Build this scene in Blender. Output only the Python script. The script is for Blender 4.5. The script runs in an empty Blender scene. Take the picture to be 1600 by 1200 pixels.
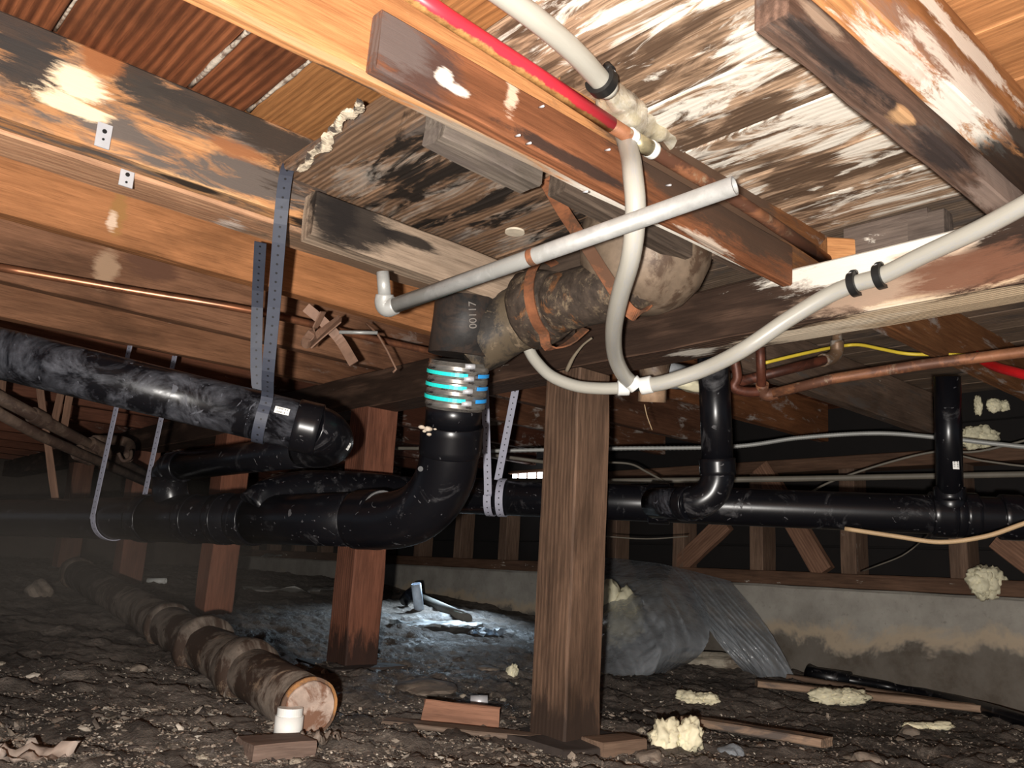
import bpy, bmesh, math, random
from mathutils import Vector, Matrix, noise
random.seed(7)
SC = bpy.context.scene
COL = SC.collection
V = Vector

# ------------------------------------------------------------------ camera
F_PX = 1338.97
yaw, pit, rol = math.radians(48.77), math.radians(12.375), math.radians(3.24)
fw = V((math.cos(pit)*math.cos(yaw), math.cos(pit)*math.sin(yaw), math.sin(pit)))
r0 = fw.cross(V((0, 0, 1))).normalized(); u0 = r0.cross(fw)
rt = r0*math.cos(rol) + u0*math.sin(rol); up = -r0*math.sin(rol) + u0*math.cos(rol)
cam_d = bpy.data.cameras.new('camera'); cam = bpy.data.objects.new('camera', cam_d); COL.objects.link(cam)
cam_d.sensor_width = 36; cam_d.lens = F_PX/1600*36; cam_d.clip_start = .02
cam.matrix_world = Matrix(((rt.x, up.x, -fw.x, 0), (rt.y, up.y, -fw.y, 0), (rt.z, up.z, -fw.z, 0), (0, 0, 0, 1)))
SC.camera = cam
# ------------------------------------------------------------------ light
w = bpy.data.worlds.new('world'); SC.world = w; w.use_nodes = True
w.node_tree.nodes['Background'].inputs[0].default_value = (.75, .85, 1, 1)
w.node_tree.nodes['Background'].inputs[1].default_value = .035
def lamp(name, kind, loc, energy, color, **kw):
    d = bpy.data.lights.new(name, kind); d.energy = energy; d.color = color
    for k, v in kw.items(): setattr(d, k, v)
    o = bpy.data.objects.new(name, d); COL.objects.link(o); o.location = loc; return o
# the phone's own flash, beside and a little behind the lens
lamp('phone_flash', 'POINT', -rt*.05 - up*.02 - fw*.13, 38, (1, .955, .90), shadow_soft_size=.012)
vl = lamp('vent_daylight', 'AREA', (2.9, 3.5, .38), .85, (.66, .84, 1), size=.22, spread=math.radians(55))
vl.rotation_euler = (V((2.28, 3.05, -.25))-V(vl.location)).to_track_quat('-Z', 'Y').to_euler()
SC.view_settings.view_transform = 'Standard'; SC.view_settings.look = 'None'
SC.view_settings.gamma = 1; SC.view_settings.use_curve_mapping = False
SC.view_settings.exposure = 2.22

# ------------------------------------------------------------------ points from the survey of the photograph
def ray(x, y): return fw*F_PX + rt*(x-800) - up*(y-600)
def on(x, y, d): return ray(x, y)*(d/F_PX)
def onx(x, y, X): v = ray(x, y); return v*(X/v.x)
def ony(x, y, Y): v = ray(x, y); return v*(Y/v.y)
def onz(x, y, Z): v = ray(x, y); return v*(Z/v.z)
def hgt(x, y):
    h = -.335 + .075*max(0, y-1.35) - .012*max(0, y-3.0)**2 + .010*noise.noise(V((x*2.3, y*2.3, 1)))
    h += .012*noise.noise(V((x*7, y*7, 3))) + .006*noise.noise(V((x*23, y*23, 5)))
    return h
def ong(x, y, dz=0):
    v = ray(x, y); t = .0003
    for i in range(900):
        p = v*t
        if p.z <= hgt(p.x, p.y)+dz: return p
        t *= 1.004
    return v*t

# ------------------------------------------------------------------ object helpers
def tag(o, label=None, cat=None, group=None, kind=None):
    if label: o['label'] = label
    if cat: o['category'] = cat
    if group: o['group'] = group
    if kind: o['kind'] = kind
    return o
def thing(name, loc, label, cat, group=None):
    o = bpy.data.objects.new(name, None); COL.objects.link(o); o.location = loc
    o.empty_display_size = .03
    return tag(o, label, cat, group)
def link(name, me, mat, parent=None, mw=None):
    o = bpy.data.objects.new(name, me); COL.objects.link(o)
    if mat and not me.materials: me.materials.append(mat)
    if parent is not None:
        o.parent = parent
        o.matrix_parent_inverse = world_of(parent).inverted()
    o.matrix_basis = mw if mw else Matrix.Identity(4)
    if parent is None and mw: pass
    return o
def world_of(o):
    m = Matrix.LocRotScale(o.location, o.rotation_euler, o.scale) if o.parent is None else None
    if m is None: return world_of(o.parent) @ o.matrix_parent_inverse @ o.matrix_basis
    return m
def from_bm(bm, smooth=True):
    me = bpy.data.meshes.new('mesh'); bm.normal_update(); bm.to_mesh(me); bm.free()
    if smooth: me.shade_smooth()
    return me
def frame(a, b, upv=V((0, 0, 1))):
    x = (b-a).normalized(); y = upv.cross(x)
    if y.length < 1e-4: y = V((0, 1, 0)).cross(x)
    y.normalize(); z = x.cross(y)
    m = Matrix((x, y, z)).transposed().to_4x4(); m.translation = a
    return m
def beam_mesh(L, w, h, seed=0, amp=.0012, ch=.003, seg=.03, warp=0, ends=0):
    """a timber along +X, cross-section centred on the axis: chamfered, slightly uneven"""
    n = max(2, min(60, int(L/seg))); hw, hh = w/2, h/2; ch = min(ch, hw*.5, hh*.5)
    sec = [(-hw, -hh+ch), (-hw+ch, -hh), (0, -hh), (hw-ch, -hh), (hw, -hh+ch), (hw, 0), (hw, hh-ch), (hw-ch, hh), (0, hh), (-hw+ch, hh), (-hw, hh-ch), (-hw, 0)]
    bm = bmesh.new(); rings = []
    for i in range(n+1):
        x = L*i/n; ring = []
        for (y, z) in sec:
            p = V((x, y, z)); q = V((x*9+seed*3.1, y*40, z*40))
            d = noise.noise_vector(q)*amp*V((0, 1, 1)).length
            d.x = 0
            if ends and i in (0, n): d.x = noise.noise(V((y*90, z*90, seed+i)))*ends
            wv = warp*noise.noise(V((x*2.2+seed, 0, seed)))
            ring.append(bm.verts.new(p+d+V((0, wv, 0))))
        rings.append(ring)
    k = len(sec)
    for i in range(n):
        for j in range(k):
            bm.faces.new((rings[i][j], rings[i][(j+1) % k], rings[i+1][(j+1) % k], rings[i+1][j]))
    bm.faces.new(rings[0]); bm.faces.new(list(reversed(rings[-1])))
    bmesh.ops.recalc_face_normals(bm, faces=bm.faces)
    return from_bm(bm, False)
def beam(name, a, b, w, h, mat, parent=None, upv=V((0, 0, 1)), **kw):
    a, b = V(a), V(b); m = frame(a, b, upv)
    if callable(mat): mat = mat(m.inverted())
    return link(name, beam_mesh((b-a).length, w, h, seed=random.random()*50, **kw), mat, parent, m)
def catmull(P, n=8):
    if len(P) < 3: return P
    out = []; Q = [P[0]*2-P[1]]+P+[P[-1]*2-P[-2]]
    for i in range(1, len(Q)-2):
        p0, p1, p2, p3 = Q[i-1:i+3]
        for k in range(n):
            t = k/n
            out.append(.5*((2*p1)+(p2-p0)*t+(2*p0-5*p1+4*p2-p3)*t*t+(3*p1-p0-3*p2+p3)*t**3))
    out.append(P[-1]); return out
def tube_mesh(P, r, seg=20, smooth=0, radii=None, caps=True, bumpy=0, hollow=0, uvs=True):
    P = [V(p) for p in P]
    if smooth:
        if radii: radii = [v.x for v in catmull([V((q, 0, 0)) for q in radii], smooth)]
        P = catmull(P, smooth)
    R = radii or [r]*len(P)
    o = P[0].copy(); bm = bmesh.new(); uvl = bm.loops.layers.uv.new('UVMap'); rings = []; us = [0]
    t = (P[1]-P[0]).normalized(); nrm = t.orthogonal().normalized()
    for i, p in enumerate(P):
        if i == 0: tg = (P[1]-P[0])
        elif i == len(P)-1: tg = (P[-1]-P[-2])
        else: tg = (P[i+1]-P[i]).normalized()+(P[i]-P[i-1]).normalized()
        if tg.length < 1e-9: tg = t
        tg.normalize(); nrm = (nrm-tg*nrm.dot(tg)).normalized(); bi = tg.cross(nrm)
        ring = []
        for j in range(seg):
            a = 2*math.pi*j/seg; rr = R[i]
            d = nrm*math.cos(a)+bi*math.sin(a)
            if bumpy: rr += bumpy*noise.noise((p+d*rr)*38)
            ring.append(bm.verts.new(p-o+d*rr))
        rings.append(ring)
        if i: us.append(us[-1]+(P[i]-P[i-1]).length)
    for i in range(len(P)-1):
        for j in range(seg):
            f = bm.faces.new((rings[i][j], rings[i][(j+1) % seg], rings[i+1][(j+1) % seg], rings[i+1][j]))
            for lp, (uu, vv) in zip(f.loops, ((us[i], j), (us[i], j+1), (us[i+1], j+1), (us[i+1], j))): lp[uvl].uv = (uu, vv/seg)
            f.smooth = True
    def cap(i, inn):
        ring = rings[i]; p = P[i]-o; tg = (P[1]-P[0]) if i == 0 else (P[-2]-P[-1]); tg.normalize()
        if hollow:
            a = [bm.verts.new(p+(v.co-p)*hollow) for v in ring]
            b = [bm.verts.new(p+(v.co-p)*hollow+tg*R[i]*2.2) for v in ring]
            for j in range(seg):
                k = (j+1) % seg
                bm.faces.new((ring[j], ring[k], a[k], a[j])); bm.faces.new((a[j], a[k], b[k], b[j]))
            bm.faces.new(b)
        else: bm.faces.new(ring)
    if caps: cap(0, 1); cap(len(P)-1, 1)
    bmesh.ops.recalc_face_normals(bm, faces=bm.faces)
    me = bpy.data.meshes.new('mesh'); bm.to_mesh(me); bm.free()
    return me, o
def tube(name, P, r, mat, parent=None, **kw):
    me, o = tube_mesh(P, r, **kw)
    return link(name, me, mat, parent, Matrix.Translation(o))
def ring_on(name, a, d, r, length, mat, parent=None, seg=28, lip=0):
    """short collar of radius r centred at a along d"""
    d = d.normalized(); h = length/2
    P = [a-d*h, a-d*(h*.93), a-d*h*.5, a+d*h*.5, a+d*(h*.93), a+d*h]
    rr = [r-.0015, r+lip, r, r, r+lip, r-.0015]
    return tube(name, P, r, mat, parent, radii=rr, seg=seg)
def strap_mesh(P, width, th, W, smooth=6):
    P = [V(p) for p in P]
    if smooth: P = catmull(P, smooth)
    if isinstance(W, V): W = [W]*len(P)
    o = P[0].copy(); bm = bmesh.new(); uvl = bm.loops.layers.uv.new('UVMap'); rings = []; us = [0]
    for i, p in enumerate(P):
        a, b = P[max(0, i-1)], P[min(len(P)-1, i+1)]; tg = (b-a).normalized()
        ww = (W[i]-tg*W[i].dot(tg)).normalized(); n = tg.cross(ww)
        rings.append([bm.verts.new(p-o+ww*sx*width/2+n*sy*th/2) for sx, sy in ((-1, -1), (1, -1), (1, 1), (-1, 1))])
        if i: us.append(us[-1]+(P[i]-P[i-1]).length)
    vv = (0, 1, 1, 0)
    for i in range(len(P)-1):
        for j in range(4):
            k = (j+1) % 4
            f = bm.faces.new((rings[i][j], rings[i][k], rings[i+1][k], rings[i+1][j]))
            if j % 2 == 0:
                for lp, q in zip(f.loops, ((us[i], vv[j]), (us[i], vv[k]), (us[i+1], vv[k]), (us[i+1], vv[j]))): lp[uvl].uv = q
            else:
                for lp in f.loops: lp[uvl].uv = (0, 0)
    bm.faces.new(rings[0]); bm.faces.new(rings[-1])
    bmesh.ops.recalc_face_normals(bm, faces=bm.faces)
    me = bpy.data.meshes.new('mesh'); bm.to_mesh(me); bm.free()
    return me, o
def strap(name, P, width, th, W, mat, parent=None, smooth=6):
    me, o = strap_mesh(P, width, th, W, smooth)
    return link(name, me, mat, parent, Matrix.Translation(o))
def blob_mesh(r, seed=0, sub=3, amp=.35, freq=1.6, flat=1, rid=0):
    bm = bmesh.new(); bmesh.ops.create_icosphere(bm, subdivisions=sub, radius=1)
    for v in bm.verts:
        q = v.co*freq+V((seed*7.3, seed*1.7, seed)); d = noise.noise(q)
        if rid: d = d*.6+rid*(.4-abs(noise.noise(q*2.3)))+.35*rid*noise.noise(q*5)
        v.co = v.co*(1+amp*d)
        if flat != 1: v.co.z = max(v.co.z, -.45)
        v.co = V((v.co.x*r[0], v.co.y*r[1], v.co.z*r[2]))
    return from_bm(bm, bool(rid))
def blob(name, c, r, mat, parent=None, rot=(0, 0, 0), **kw):
    m = Matrix.LocRotScale(V(c), __import__('mathutils').Euler(rot), V((1, 1, 1)))
    return link(name, blob_mesh(r, **kw), mat, parent, m)
def lathe(name, prof, origin, axis, mat, parent=None, seg=32, bumpy=0, arc=1.0):
    """prof: list of (radius, height) along axis"""
    ax = axis.normalized(); P = [V(origin)+ax*h for r, h in prof]
    return tube(name, P, 1, mat, parent, radii=[r for r, h in prof], seg=seg, bumpy=bumpy)

# ------------------------------------------------------------------ materials
class NT:
    def __init__(s, name, rough=.7, metal=0, spec=.5):
        s.m = bpy.data.materials.new(name); s.m.use_nodes = True; s.t = s.m.node_tree; s.b = s.t.nodes['Principled BSDF']
        s.b.inputs['Roughness'].default_value = rough; s.b.inputs['Metallic'].default_value = metal
        s.b.inputs['Specular IOR Level'].default_value = spec
    def n(s, ty, **kw):
        nd = s.t.nodes.new(ty)
        for k, v in kw.items():
            if k.startswith('i_'): nd.inputs[k[2:].replace('_', ' ')].default_value = v
            else: setattr(nd, k, v)
        return nd
    def l(s, a, b): s.t.links.new(a, b)
    def coord(s, kind='Object'): return s.n('ShaderNodeTexCoord').outputs[kind]
    def mapv(s, src, scale=(1, 1, 1), loc=(0, 0, 0), rot=(0, 0, 0)):
        m = s.n('ShaderNodeMapping'); m.inputs['Scale'].default_value = scale; m.inputs['Location'].default_value = loc; m.inputs['Rotation'].default_value = rot
        s.l(src, m.inputs[0]); return m.outputs[0]
    def noise(s, src, scale, detail=4, rough=.6, dist=0):
        q = s.n('ShaderNodeTexNoise'); q.inputs['Scale'].default_value = scale; q.inputs['Detail'].default_value = detail
        q.inputs['Roughness'].default_value = rough; q.inputs['Distortion'].default_value = dist
        s.l(src, q.inputs['Vector']); return q.outputs['Fac']
    def ramp(s, src, lo, hi, a=0., b=1.):
        q = s.n('ShaderNodeMapRange'); q.inputs[1].default_value = lo; q.inputs[2].default_value = hi; q.inputs[3].default_value = a; q.inputs[4].default_value = b
        s.l(src, q.inputs[0]); return q.outputs[0]
    def math(s, op, a, b=None):
        q = s.n('ShaderNodeMath', operation=op)
        for i, v in enumerate((a, b)):
            if v is None: continue
            if isinstance(v, (int, float)): q.inputs[i].default_value = v
            else: s.l(v, q.inputs[i])
        return q.outputs[0]
    def mix(s, fac, a, b, mode='MIX'):
        q = s.n('ShaderNodeMix', data_type='RGBA', blend_type=mode)
        for i, v in ((0, fac), (6, a), (7, b)):
            if isinstance(v, (int, float)): q.inputs[i].default_value = v
            elif isinstance(v, tuple): q.inputs[i].default_value = (*v, 1)
            else: s.l(v, q.inputs[i])
        return q.outputs[2]
    def out(s, col=None, bump=None, bs=.3, bd=.002, rough=None):
        if col is not None:
            if isinstance(col, tuple): s.b.inputs['Base Color'].default_value = (*col, 1)
            else: s.l(col, s.b.inputs['Base Color'])
        if rough is not None: s.l(rough, s.b.inputs['Roughness'])
        if bump is not None:
            q = s.n('ShaderNodeBump'); q.inputs['Strength'].default_value = bs; q.inputs['Distance'].default_value = bd
            s.l(bump, q.inputs['Height']); s.l(q.outputs[0], s.b.inputs['Normal'])
        return s.m
WC = [0]
def wood(c1, c2, ring=.25, dark=.4, black=0, white=0, grey=0, spots=(), inv=None, rough=.75, ringscale=30, seed=None, streak=0, wcol=(.86, .80, .70), bcol=(.018, .013, .010), fade=None):
    """timber whose grain runs along the object's own X axis; spots = stains at given world points (converted by inv)"""
    WC[0] += 1; sd = WC[0]*1.37 if seed is None else seed
    s = NT('wood', rough, spec=.25); oc = s.coord()
    g = s.noise(s.mapv(oc, (1.5, 26, 26), (sd, sd*2, 0)), 5, 8, .7)
    g2 = s.noise(s.mapv(oc, (3, 70, 70), (sd, 0, sd)), 6, 4, .7)
    lg = s.noise(s.mapv(oc, (1.1, 5, 5), (sd*5, 0, sd)), 2.2, 6, .62, .4)
    gg = s.math('ADD', s.math('MULTIPLY', g, .62), s.math('MULTIPLY', lg, .38))
    col = s.mix(s.ramp(gg, .36, .63), tuple(c*.82 for c in c1), tuple(min(1, c*1.1) for c in c2))
    fb = s.noise(s.mapv(oc, (4, 110, 110), (sd, 3, sd)), 4, 3, .6)
    col = s.mix(s.ramp(fb, .52, .70, 0, .45), col, tuple(c*.35 for c in c1))
    wv = s.n('ShaderNodeTexWave', bands_direction='Y', wave_profile='SIN'); wv.inputs['Scale'].default_value = ringscale
    wv.inputs['Distortion'].default_value = 5; wv.inputs['Detail'].default_value = 2; wv.inputs['Detail Scale'].default_value = .6
    s.l(s.mapv(oc, (.18, 1, .9), (sd, sd, .1)), wv.inputs[0])
    rg = s.ramp(wv.outputs['Fac'], .1, .9)
    dk = tuple(c*.28 for c in c1)
    col = s.mix(s.math('MULTIPLY', rg, ring), col, dk)
    lf = s.noise(s.mapv(oc, (2.2, 7, 7), (sd*3, 1, sd)), 1.4, 5, .6, .5)
    if dark: col = s.mix(s.ramp(lf, .48, .68, 0, dark), col, tuple(c*.22 for c in c1))
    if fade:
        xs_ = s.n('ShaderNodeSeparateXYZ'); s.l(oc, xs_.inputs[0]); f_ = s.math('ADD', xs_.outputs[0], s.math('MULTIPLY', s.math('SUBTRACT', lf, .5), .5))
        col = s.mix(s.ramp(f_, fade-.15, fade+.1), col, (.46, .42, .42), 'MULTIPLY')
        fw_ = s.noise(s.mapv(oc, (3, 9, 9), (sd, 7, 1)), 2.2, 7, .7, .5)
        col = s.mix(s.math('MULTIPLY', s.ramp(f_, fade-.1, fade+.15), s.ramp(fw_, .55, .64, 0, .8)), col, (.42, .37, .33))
    if grey:
        q = s.noise(s.mapv(oc, (3, 12, 12), (1, sd, sd)), 2.0, 6, .65, .8)
        col = s.mix(s.ramp(q, .62-.3*grey, .72-.25*grey), col, (.125, .10, .085))
    if streak:
        lf1 = s.noise(s.mapv(oc, (2.5, 3, 3), (sd*2, 8, 1)), 2.0, 3, .5, .3); sh = s.math('MULTIPLY', s.math('SUBTRACT', lf1, .5), .75)
        st = s.noise(s.mapv(oc, (3.2, 15, 15), (sd, 5, 5)), 1.5, 7, .6, .9)
        st = s.ramp(s.math('ADD', st, sh), .46, .575)
        col = s.mix(s.math('MULTIPLY', st, streak), col, tuple(q for q in (.075, .043, .026)))
        col = s.mix(s.math('MULTIPLY', s.ramp(fb, .50, .66), .5*streak), col, (.06, .035, .022))
        st2 = s.noise(s.mapv(oc, (2.6, 12, 12), (sd+9, 2, 5)), 1.7, 9, .70, .8)
        col = s.mix(s.ramp(s.math('SUBTRACT', st2, s.math('MULTIPLY', sh, .8)), .52, .59, 0, streak), col, wcol)
    if black:
        q = s.noise(s.mapv(oc, (3.2, 9, 9), (sd, sd, 4)), 1.5, 7, .66, .7)
        col = s.mix(s.ramp(q, .68-.3*black, .74-.28*black), col, bcol)
    if white:
        q = s.noise(s.mapv(oc, (4, 14, 14), (4, sd, sd)), 1.8, 8, .72, .5)
        col = s.mix(s.ramp(q, .70-.26*white, .76-.24*white), col, wcol)
    if spots:
        dn = s.n('ShaderNodeTexNoise'); dn.inputs['Scale'].default_value = 15; dn.inputs['Detail'].default_value = 9; dn.inputs['Roughness'].default_value = .76; dn.inputs['Distortion'].default_value = .4
        s.l(s.mapv(oc, (.5, 2.4, 2.4), (sd, 0, 0)), dn.inputs['Vector'])
        for sp in spots:
            wp, rad, c = sp[:3]; edge = sp[3] if len(sp) > 3 else .5
            p = inv @ V(wp)
            m = s.mapv(oc, tuple(1/q for q in rad), tuple(-p[i]/rad[i] for i in range(3)))
            a = s.n('ShaderNodeVectorMath', operation='LENGTH'); s.l(m, a.inputs[0])
            v = s.math('ADD', a.outputs['Value'], s.math('MULTIPLY', s.math('SUBTRACT', dn.outputs['Fac'], .5), (3.0*edge+1.2)))
            col = s.mix(s.ramp(v, 1.12, .70, 0, .94), col, c)
    hb = s.math('ADD', s.math('MULTIPLY', g2, .6), s.math('MULTIPLY', rg, -.5*min(1, ring*2)))
    return s.out(col, hb, .5, .0015)
def W(*a, **k):
    return lambda inv: wood(*a, inv=inv, **k)
def simple(name, col, rough=.5, metal=0, var=.25, scale=20, col2=None, cov=.0, spec=.5, bump=0, kind='Object', dirt=None, dcov=.5, stretch=(1, 1, 1)):
    s = NT(name, rough, metal, spec); oc = s.mapv(s.coord(kind), stretch)
    n1 = s.noise(oc, scale, 6, .65)
    c = s.mix(s.ramp(n1, .3, .7), tuple(x*(1-var) for x in col), tuple(min(1, x*(1+var)) for x in col))
    if col2: c = s.mix(s.ramp(s.noise(oc, scale*.35, 7, .7, .6), .62-.3*cov, .68-.26*cov), c, col2)
    if dirt: c = s.mix(s.ramp(s.noise(oc, scale*.8, 8, .75, .3), .68-.3*dcov, .78-.2*dcov), c, dirt)
    return s.out(c, n1 if bump else None, bump or .1, .002)
def abs_black(name, dusty=.3):
    s = NT(name, .3, 0, .38); oc = s.coord()
    n1 = s.noise(s.mapv(oc, (1, 1, 1)), 9, 8, .72, 1.5); n2 = s.noise(oc, 60, 4, .7)
    f = s.ramp(n1, .64-.2*dusty, .80-.16*dusty, 0, .6)
    f = s.math('MULTIPLY', f, s.ramp(n2, .25, .7, .35, 1))
    sc = s.noise(s.mapv(oc, (3, 3, 3)), 8, 3, .5, 3.5)
    f = s.math('MAXIMUM', f, s.math('MULTIPLY', s.ramp(sc, .695-.03*dusty, .71-.02*dusty), .5))
    c = s.mix(f, (.0045, .0045, .006), (.15, .155, .18) if dusty > .6 else (.15, .145, .15))
    return s.out(c, n2, .05, .001, rough=s.ramp(f, 0, .4, .29, .6))
ABS0 = abs_black('black_plastic_clean', .12); ABS1 = abs_black('black_plastic_dusty', .45); ABS2 = abs_black('black_plastic_very_dusty', .9)
GALV = simple('galvanised_pipe', (.38, .38, .365), .42, .25, .18, 40, (.34, .34, .32), .4, dirt=(.25, .2, .15), dcov=.1)
GALV2 = simple('galvanised_dull', (.36, .32, .28), .5, .3, .3, 40, (.2, .12, .07), .5)
RUST = simple('rusty_iron', (.21, .075, .030), .85, .0, .35, 35, (.10, .045, .022), .5, bump=.4)
IRON = simple('cast_iron_soiled', (.05, .036, .027), .75, 0, .6, 38, (.17, .072, .028), .28, bump=.9, dirt=(.24, .175, .11), dcov=.5, stretch=(1, 1.6, 1), spec=.25)
IRON3 = simple('cast_iron_tan_stains', (.032, .027, .023), .6, 0, .5, 30, (.10, .075, .048), .45, bump=.7, dirt=(.27, .20, .13), dcov=.35, spec=.3)
IRON2 = simple('cast_iron_tarred', (.022, .020, .019), .55, 0, .4, 30, (.042, .03, .024), .4, bump=.5, dirt=(.17, .13, .09), dcov=.1, spec=.3)
IRONG = simple('buried_drain_iron', (.14, .112, .09), .8, 0, .5, 24, (.045, .028, .02), .55, bump=.7, dirt=(.27, .19, .13), dcov=.35, spec=.2)
LEAD = simple('flange_metal_soiled', (.20, .145, .10), .55, .1, .3, 24, (.09, .055, .035), .4, bump=.4, dirt=(.36, .31, .24), dcov=.25)
COPPER = simple('copper_clean', (.50, .205, .105), .35, .75, .15, 20, (.33, .14, .08), .4)
COPPERD = simple('copper_weathered', (.30, .125, .06), .55, .2, .3, 30, (.14, .06, .035), .5, dirt=(.42, .33, .22), dcov=.3)
BROWNP = simple('brown_pipe', (.13, .04, .022), .5, .2, .3, 30, (.06, .02, .012), .5)
WHITEP = simple('white_plastic', (.80, .80, .76), .4, 0, .06, 20)
FOAM = simple('expanding_foam', (.80, .74, .52), .6, 0, .12, 25, bump=.5, dirt=(.45, .40, .26), dcov=.15)
YELL = simple('yellow_cable', (.75, .55, .05), .45, 0, .1)
TAN = simple('tan_cord', (.42, .29, .16), .6, 0, .12)
GREYW = simple('grey_cable', (.16, .14, .11), .6, 0, .15)
REDP = simple('red_tube', (.55, .012, .015), .35, 0, .1)
BLK = simple('black_clip', (.012, .012, .012), .4, 0, .2)
STEEL = simple('bright_steel', (.62, .62, .64), .4, .35, .1)
STAINL = simple('stainless_shield', (.34, .32, .29), .3, .7, .35, 45, (.05, .04, .04), .35, stretch=(1, 1, 3))
TEAL = simple('teal_glint', (.02, .80, .72), .4, 0, .08)
BLUE_GLINT = simple('blue_glint', (.03, .35, .85), .4, 0, .08)
CONC = None
def strap_mat(name, col, spacing=.0155, hole=.0016, width=.021, rough=.6):
    s = NT(name, rough, 0, .5); uv = s.coord('UV'); sp = s.n('ShaderNodeSeparateXYZ'); s.l(uv, sp.inputs[0])
    u = s.math('FRACT', s.math('DIVIDE', sp.outputs[0], spacing)); du = s.math('MULTIPLY', s.math('SUBTRACT', u, .5), spacing)
    dv = s.math('MULTIPLY', s.math('SUBTRACT', sp.outputs[1], .5), width)
    d = s.math('SQRT', s.math('ADD', s.math('MULTIPLY', du, du), s.math('MULTIPLY', dv, dv)))
    c = s.mix(s.ramp(d, hole, hole*1.4), (.004, .004, .006), s.mix(s.noise(s.coord(), 30, 5), tuple(x*.8 for x in col), tuple(x*1.2 for x in col)))
    return s.out(c)
STRAPD = strap_mat('dark_grey_hanger_plastic', (.040, .046, .066))
STRAPL = strap_mat('light_grey_hanger_plastic', (.33, .33, .40))
def pex_mat():
    s = NT('translucent_white_tube', .35, 0, .5); uv = s.coord('UV'); sp = s.n('ShaderNodeSeparateXYZ'); s.l(uv, sp.inputs[0])
    n1 = s.noise(s.mapv(uv, (1, 2, 1)), 90, 2, .6)
    band = s.math('MULTIPLY', s.ramp(s.math('ABSOLUTE', s.math('SUBTRACT', s.math('FRACT', s.math('ADD', sp.outputs[1], .5)), .5)), .06, .05), s.ramp(n1, .5, .54, 0, .35))
    c = s.mix(band, s.mix(s.noise(uv, 14, 4), (.37, .35, .295), (.46, .44, .385)), (.30, .34, .44))
    s.b.inputs['Subsurface Weight'].default_value = 0
    return s.out(c)
PEX = pex_mat()
def conc_mat():
    s = NT('concrete', .85, 0, .3); oc = s.coord(); sp = s.n('ShaderNodeSeparateXYZ'); s.l(oc, sp.inputs[0])
    n1 = s.noise(oc, 6, 8, .65); n2 = s.noise(oc, 40, 5, .7); n3 = s.noise(oc, 3.2, 5, .7, .4)
    c = s.mix(s.ramp(n1, .35, .65), (.28, .255, .22), (.42, .39, .34))
    c = s.mix(s.ramp(n2, .58, .72, 0, .5), c, (.16, .14, .12))
    # tide mark of salts above a damp foot
    lvl = s.math('ADD', sp.outputs[2], s.math('MULTIPLY', s.math('SUBTRACT', n3, .5), -.30))
    damp = s.ramp(lvl, .085, .045)
    c = s.mix(s.math('MULTIPLY', damp, s.ramp(n1, .3, .6, .5, 1)), c, (.11, .09, .07))
    salt = s.math('MULTIPLY', s.ramp(lvl, .05, .075), s.ramp(lvl, .125, .09))
    c = s.mix(s.math('MULTIPLY', salt, .8), c, (.50, .39, .27))
    return s.out(c, s.math('ADD', n1, n2), .4, .004)
CONC = conc_mat()
def dirt_mat():
    s = NT('dirt', .75, 0, .35); oc = s.coord()
    n1 = s.noise(oc, 2.4, 8, .68, .4); n2 = s.noise(oc, 22, 8, .75); n3 = s.noise(oc, 95, 5, .7); n4 = s.noise(s.mapv(oc, (1, 1, 1), (4, 4, 4)), 9, 8, .75, 1)
    c = s.mix(s.ramp(n2, .3, .7), (.085, .068, .056), (.33, .275, .23))
    c = s.mix(s.ramp(n1, .47, .60, 0, .85), c, (.040, .031, .025))
    c = s.mix(s.ramp(n4, .54, .68, 0, .75), c, (.42, .36, .30))
    c = s.mix(s.ramp(n3, .62, .70, 0, .6), c, (.33, .28, .22))
    return s.out(c, s.math('ADD', s.math('ADD', n2, s.math('MULTIPLY', n3, .7)), n4), 1, .022, rough=s.ramp(n1, .45, .6, .85, .5))
DIRT = dirt_mat()
ROCK = simple('dirty_stone', (.20, .16, .125), .85, 0, .35, 22, (.09, .07, .055), .5, bump=.6)
ROCKL = simple('pale_stone', (.42, .37, .29), .85, 0, .3, 22, (.2, .16, .12), .4, bump=.6)

# wood colour pairs
OR1, OR2 = (.44, .18, .065), (.62, .30, .12)      # bright orange-brown fir
RB1, RB2 = (.25, .085, .036), (.37, .14, .06)    # red-brown fir
DK1, DK2 = (.105, .055, .034), (.19, .105, .065)   # dark damp fir
PO1, PO2 = (.19, .095, .058), (.30, .165, .105)    # posts
GR1, GR2 = (.25, .19, .145), (.38, .31, .24)       # grey weathered
WHT = (.88, .82, .72); BK = (.014, .011, .010); OCH = (.55, .30, .12)

GX = 1.293   # face of the girder
ZJ = .545    # undersides of the joists
ZC = .69     # underside of the subfloor
# ------------------------------------------------------------------ ground
def make_ground():
    xs = [-1.2+.12*i for i in range(11)]; xs = [x for x in xs if x < .1]
    xs += [.1+.0115*i for i in range(int(2.95/.0115))]
    ys = [-1.6+.12*i for i in range(14)]; ys = [y for y in ys if y < .1]
    y = .1
    while y < 6.7: ys.append(y); y += .0115 if y < 2.2 else .02+.01*(y-2.2)
    ys.append(6.8); bm = bmesh.new(); g = []
    for x in xs:
        row = []
        for y in ys:
            z = hgt(x, y)+.007*noise.noise(V((x*55, y*55, 9)))+.004*noise.noise(V((x*120, y*120, 2)))
            z += .016*max(0, noise.noise(V((x*16, y*16, 12))))+.009*(.3-abs(noise.noise(V((x*34, y*34, 7)))))
            row.append(bm.verts.new((x, y, z)))
        g.append(row)
    for i in range(len(xs)-1):
        for j in range(len(ys)-1): bm.faces.new((g[i][j], g[i+1][j], g[i+1][j+1], g[i][j+1]))
    return from_bm(bm)
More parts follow.
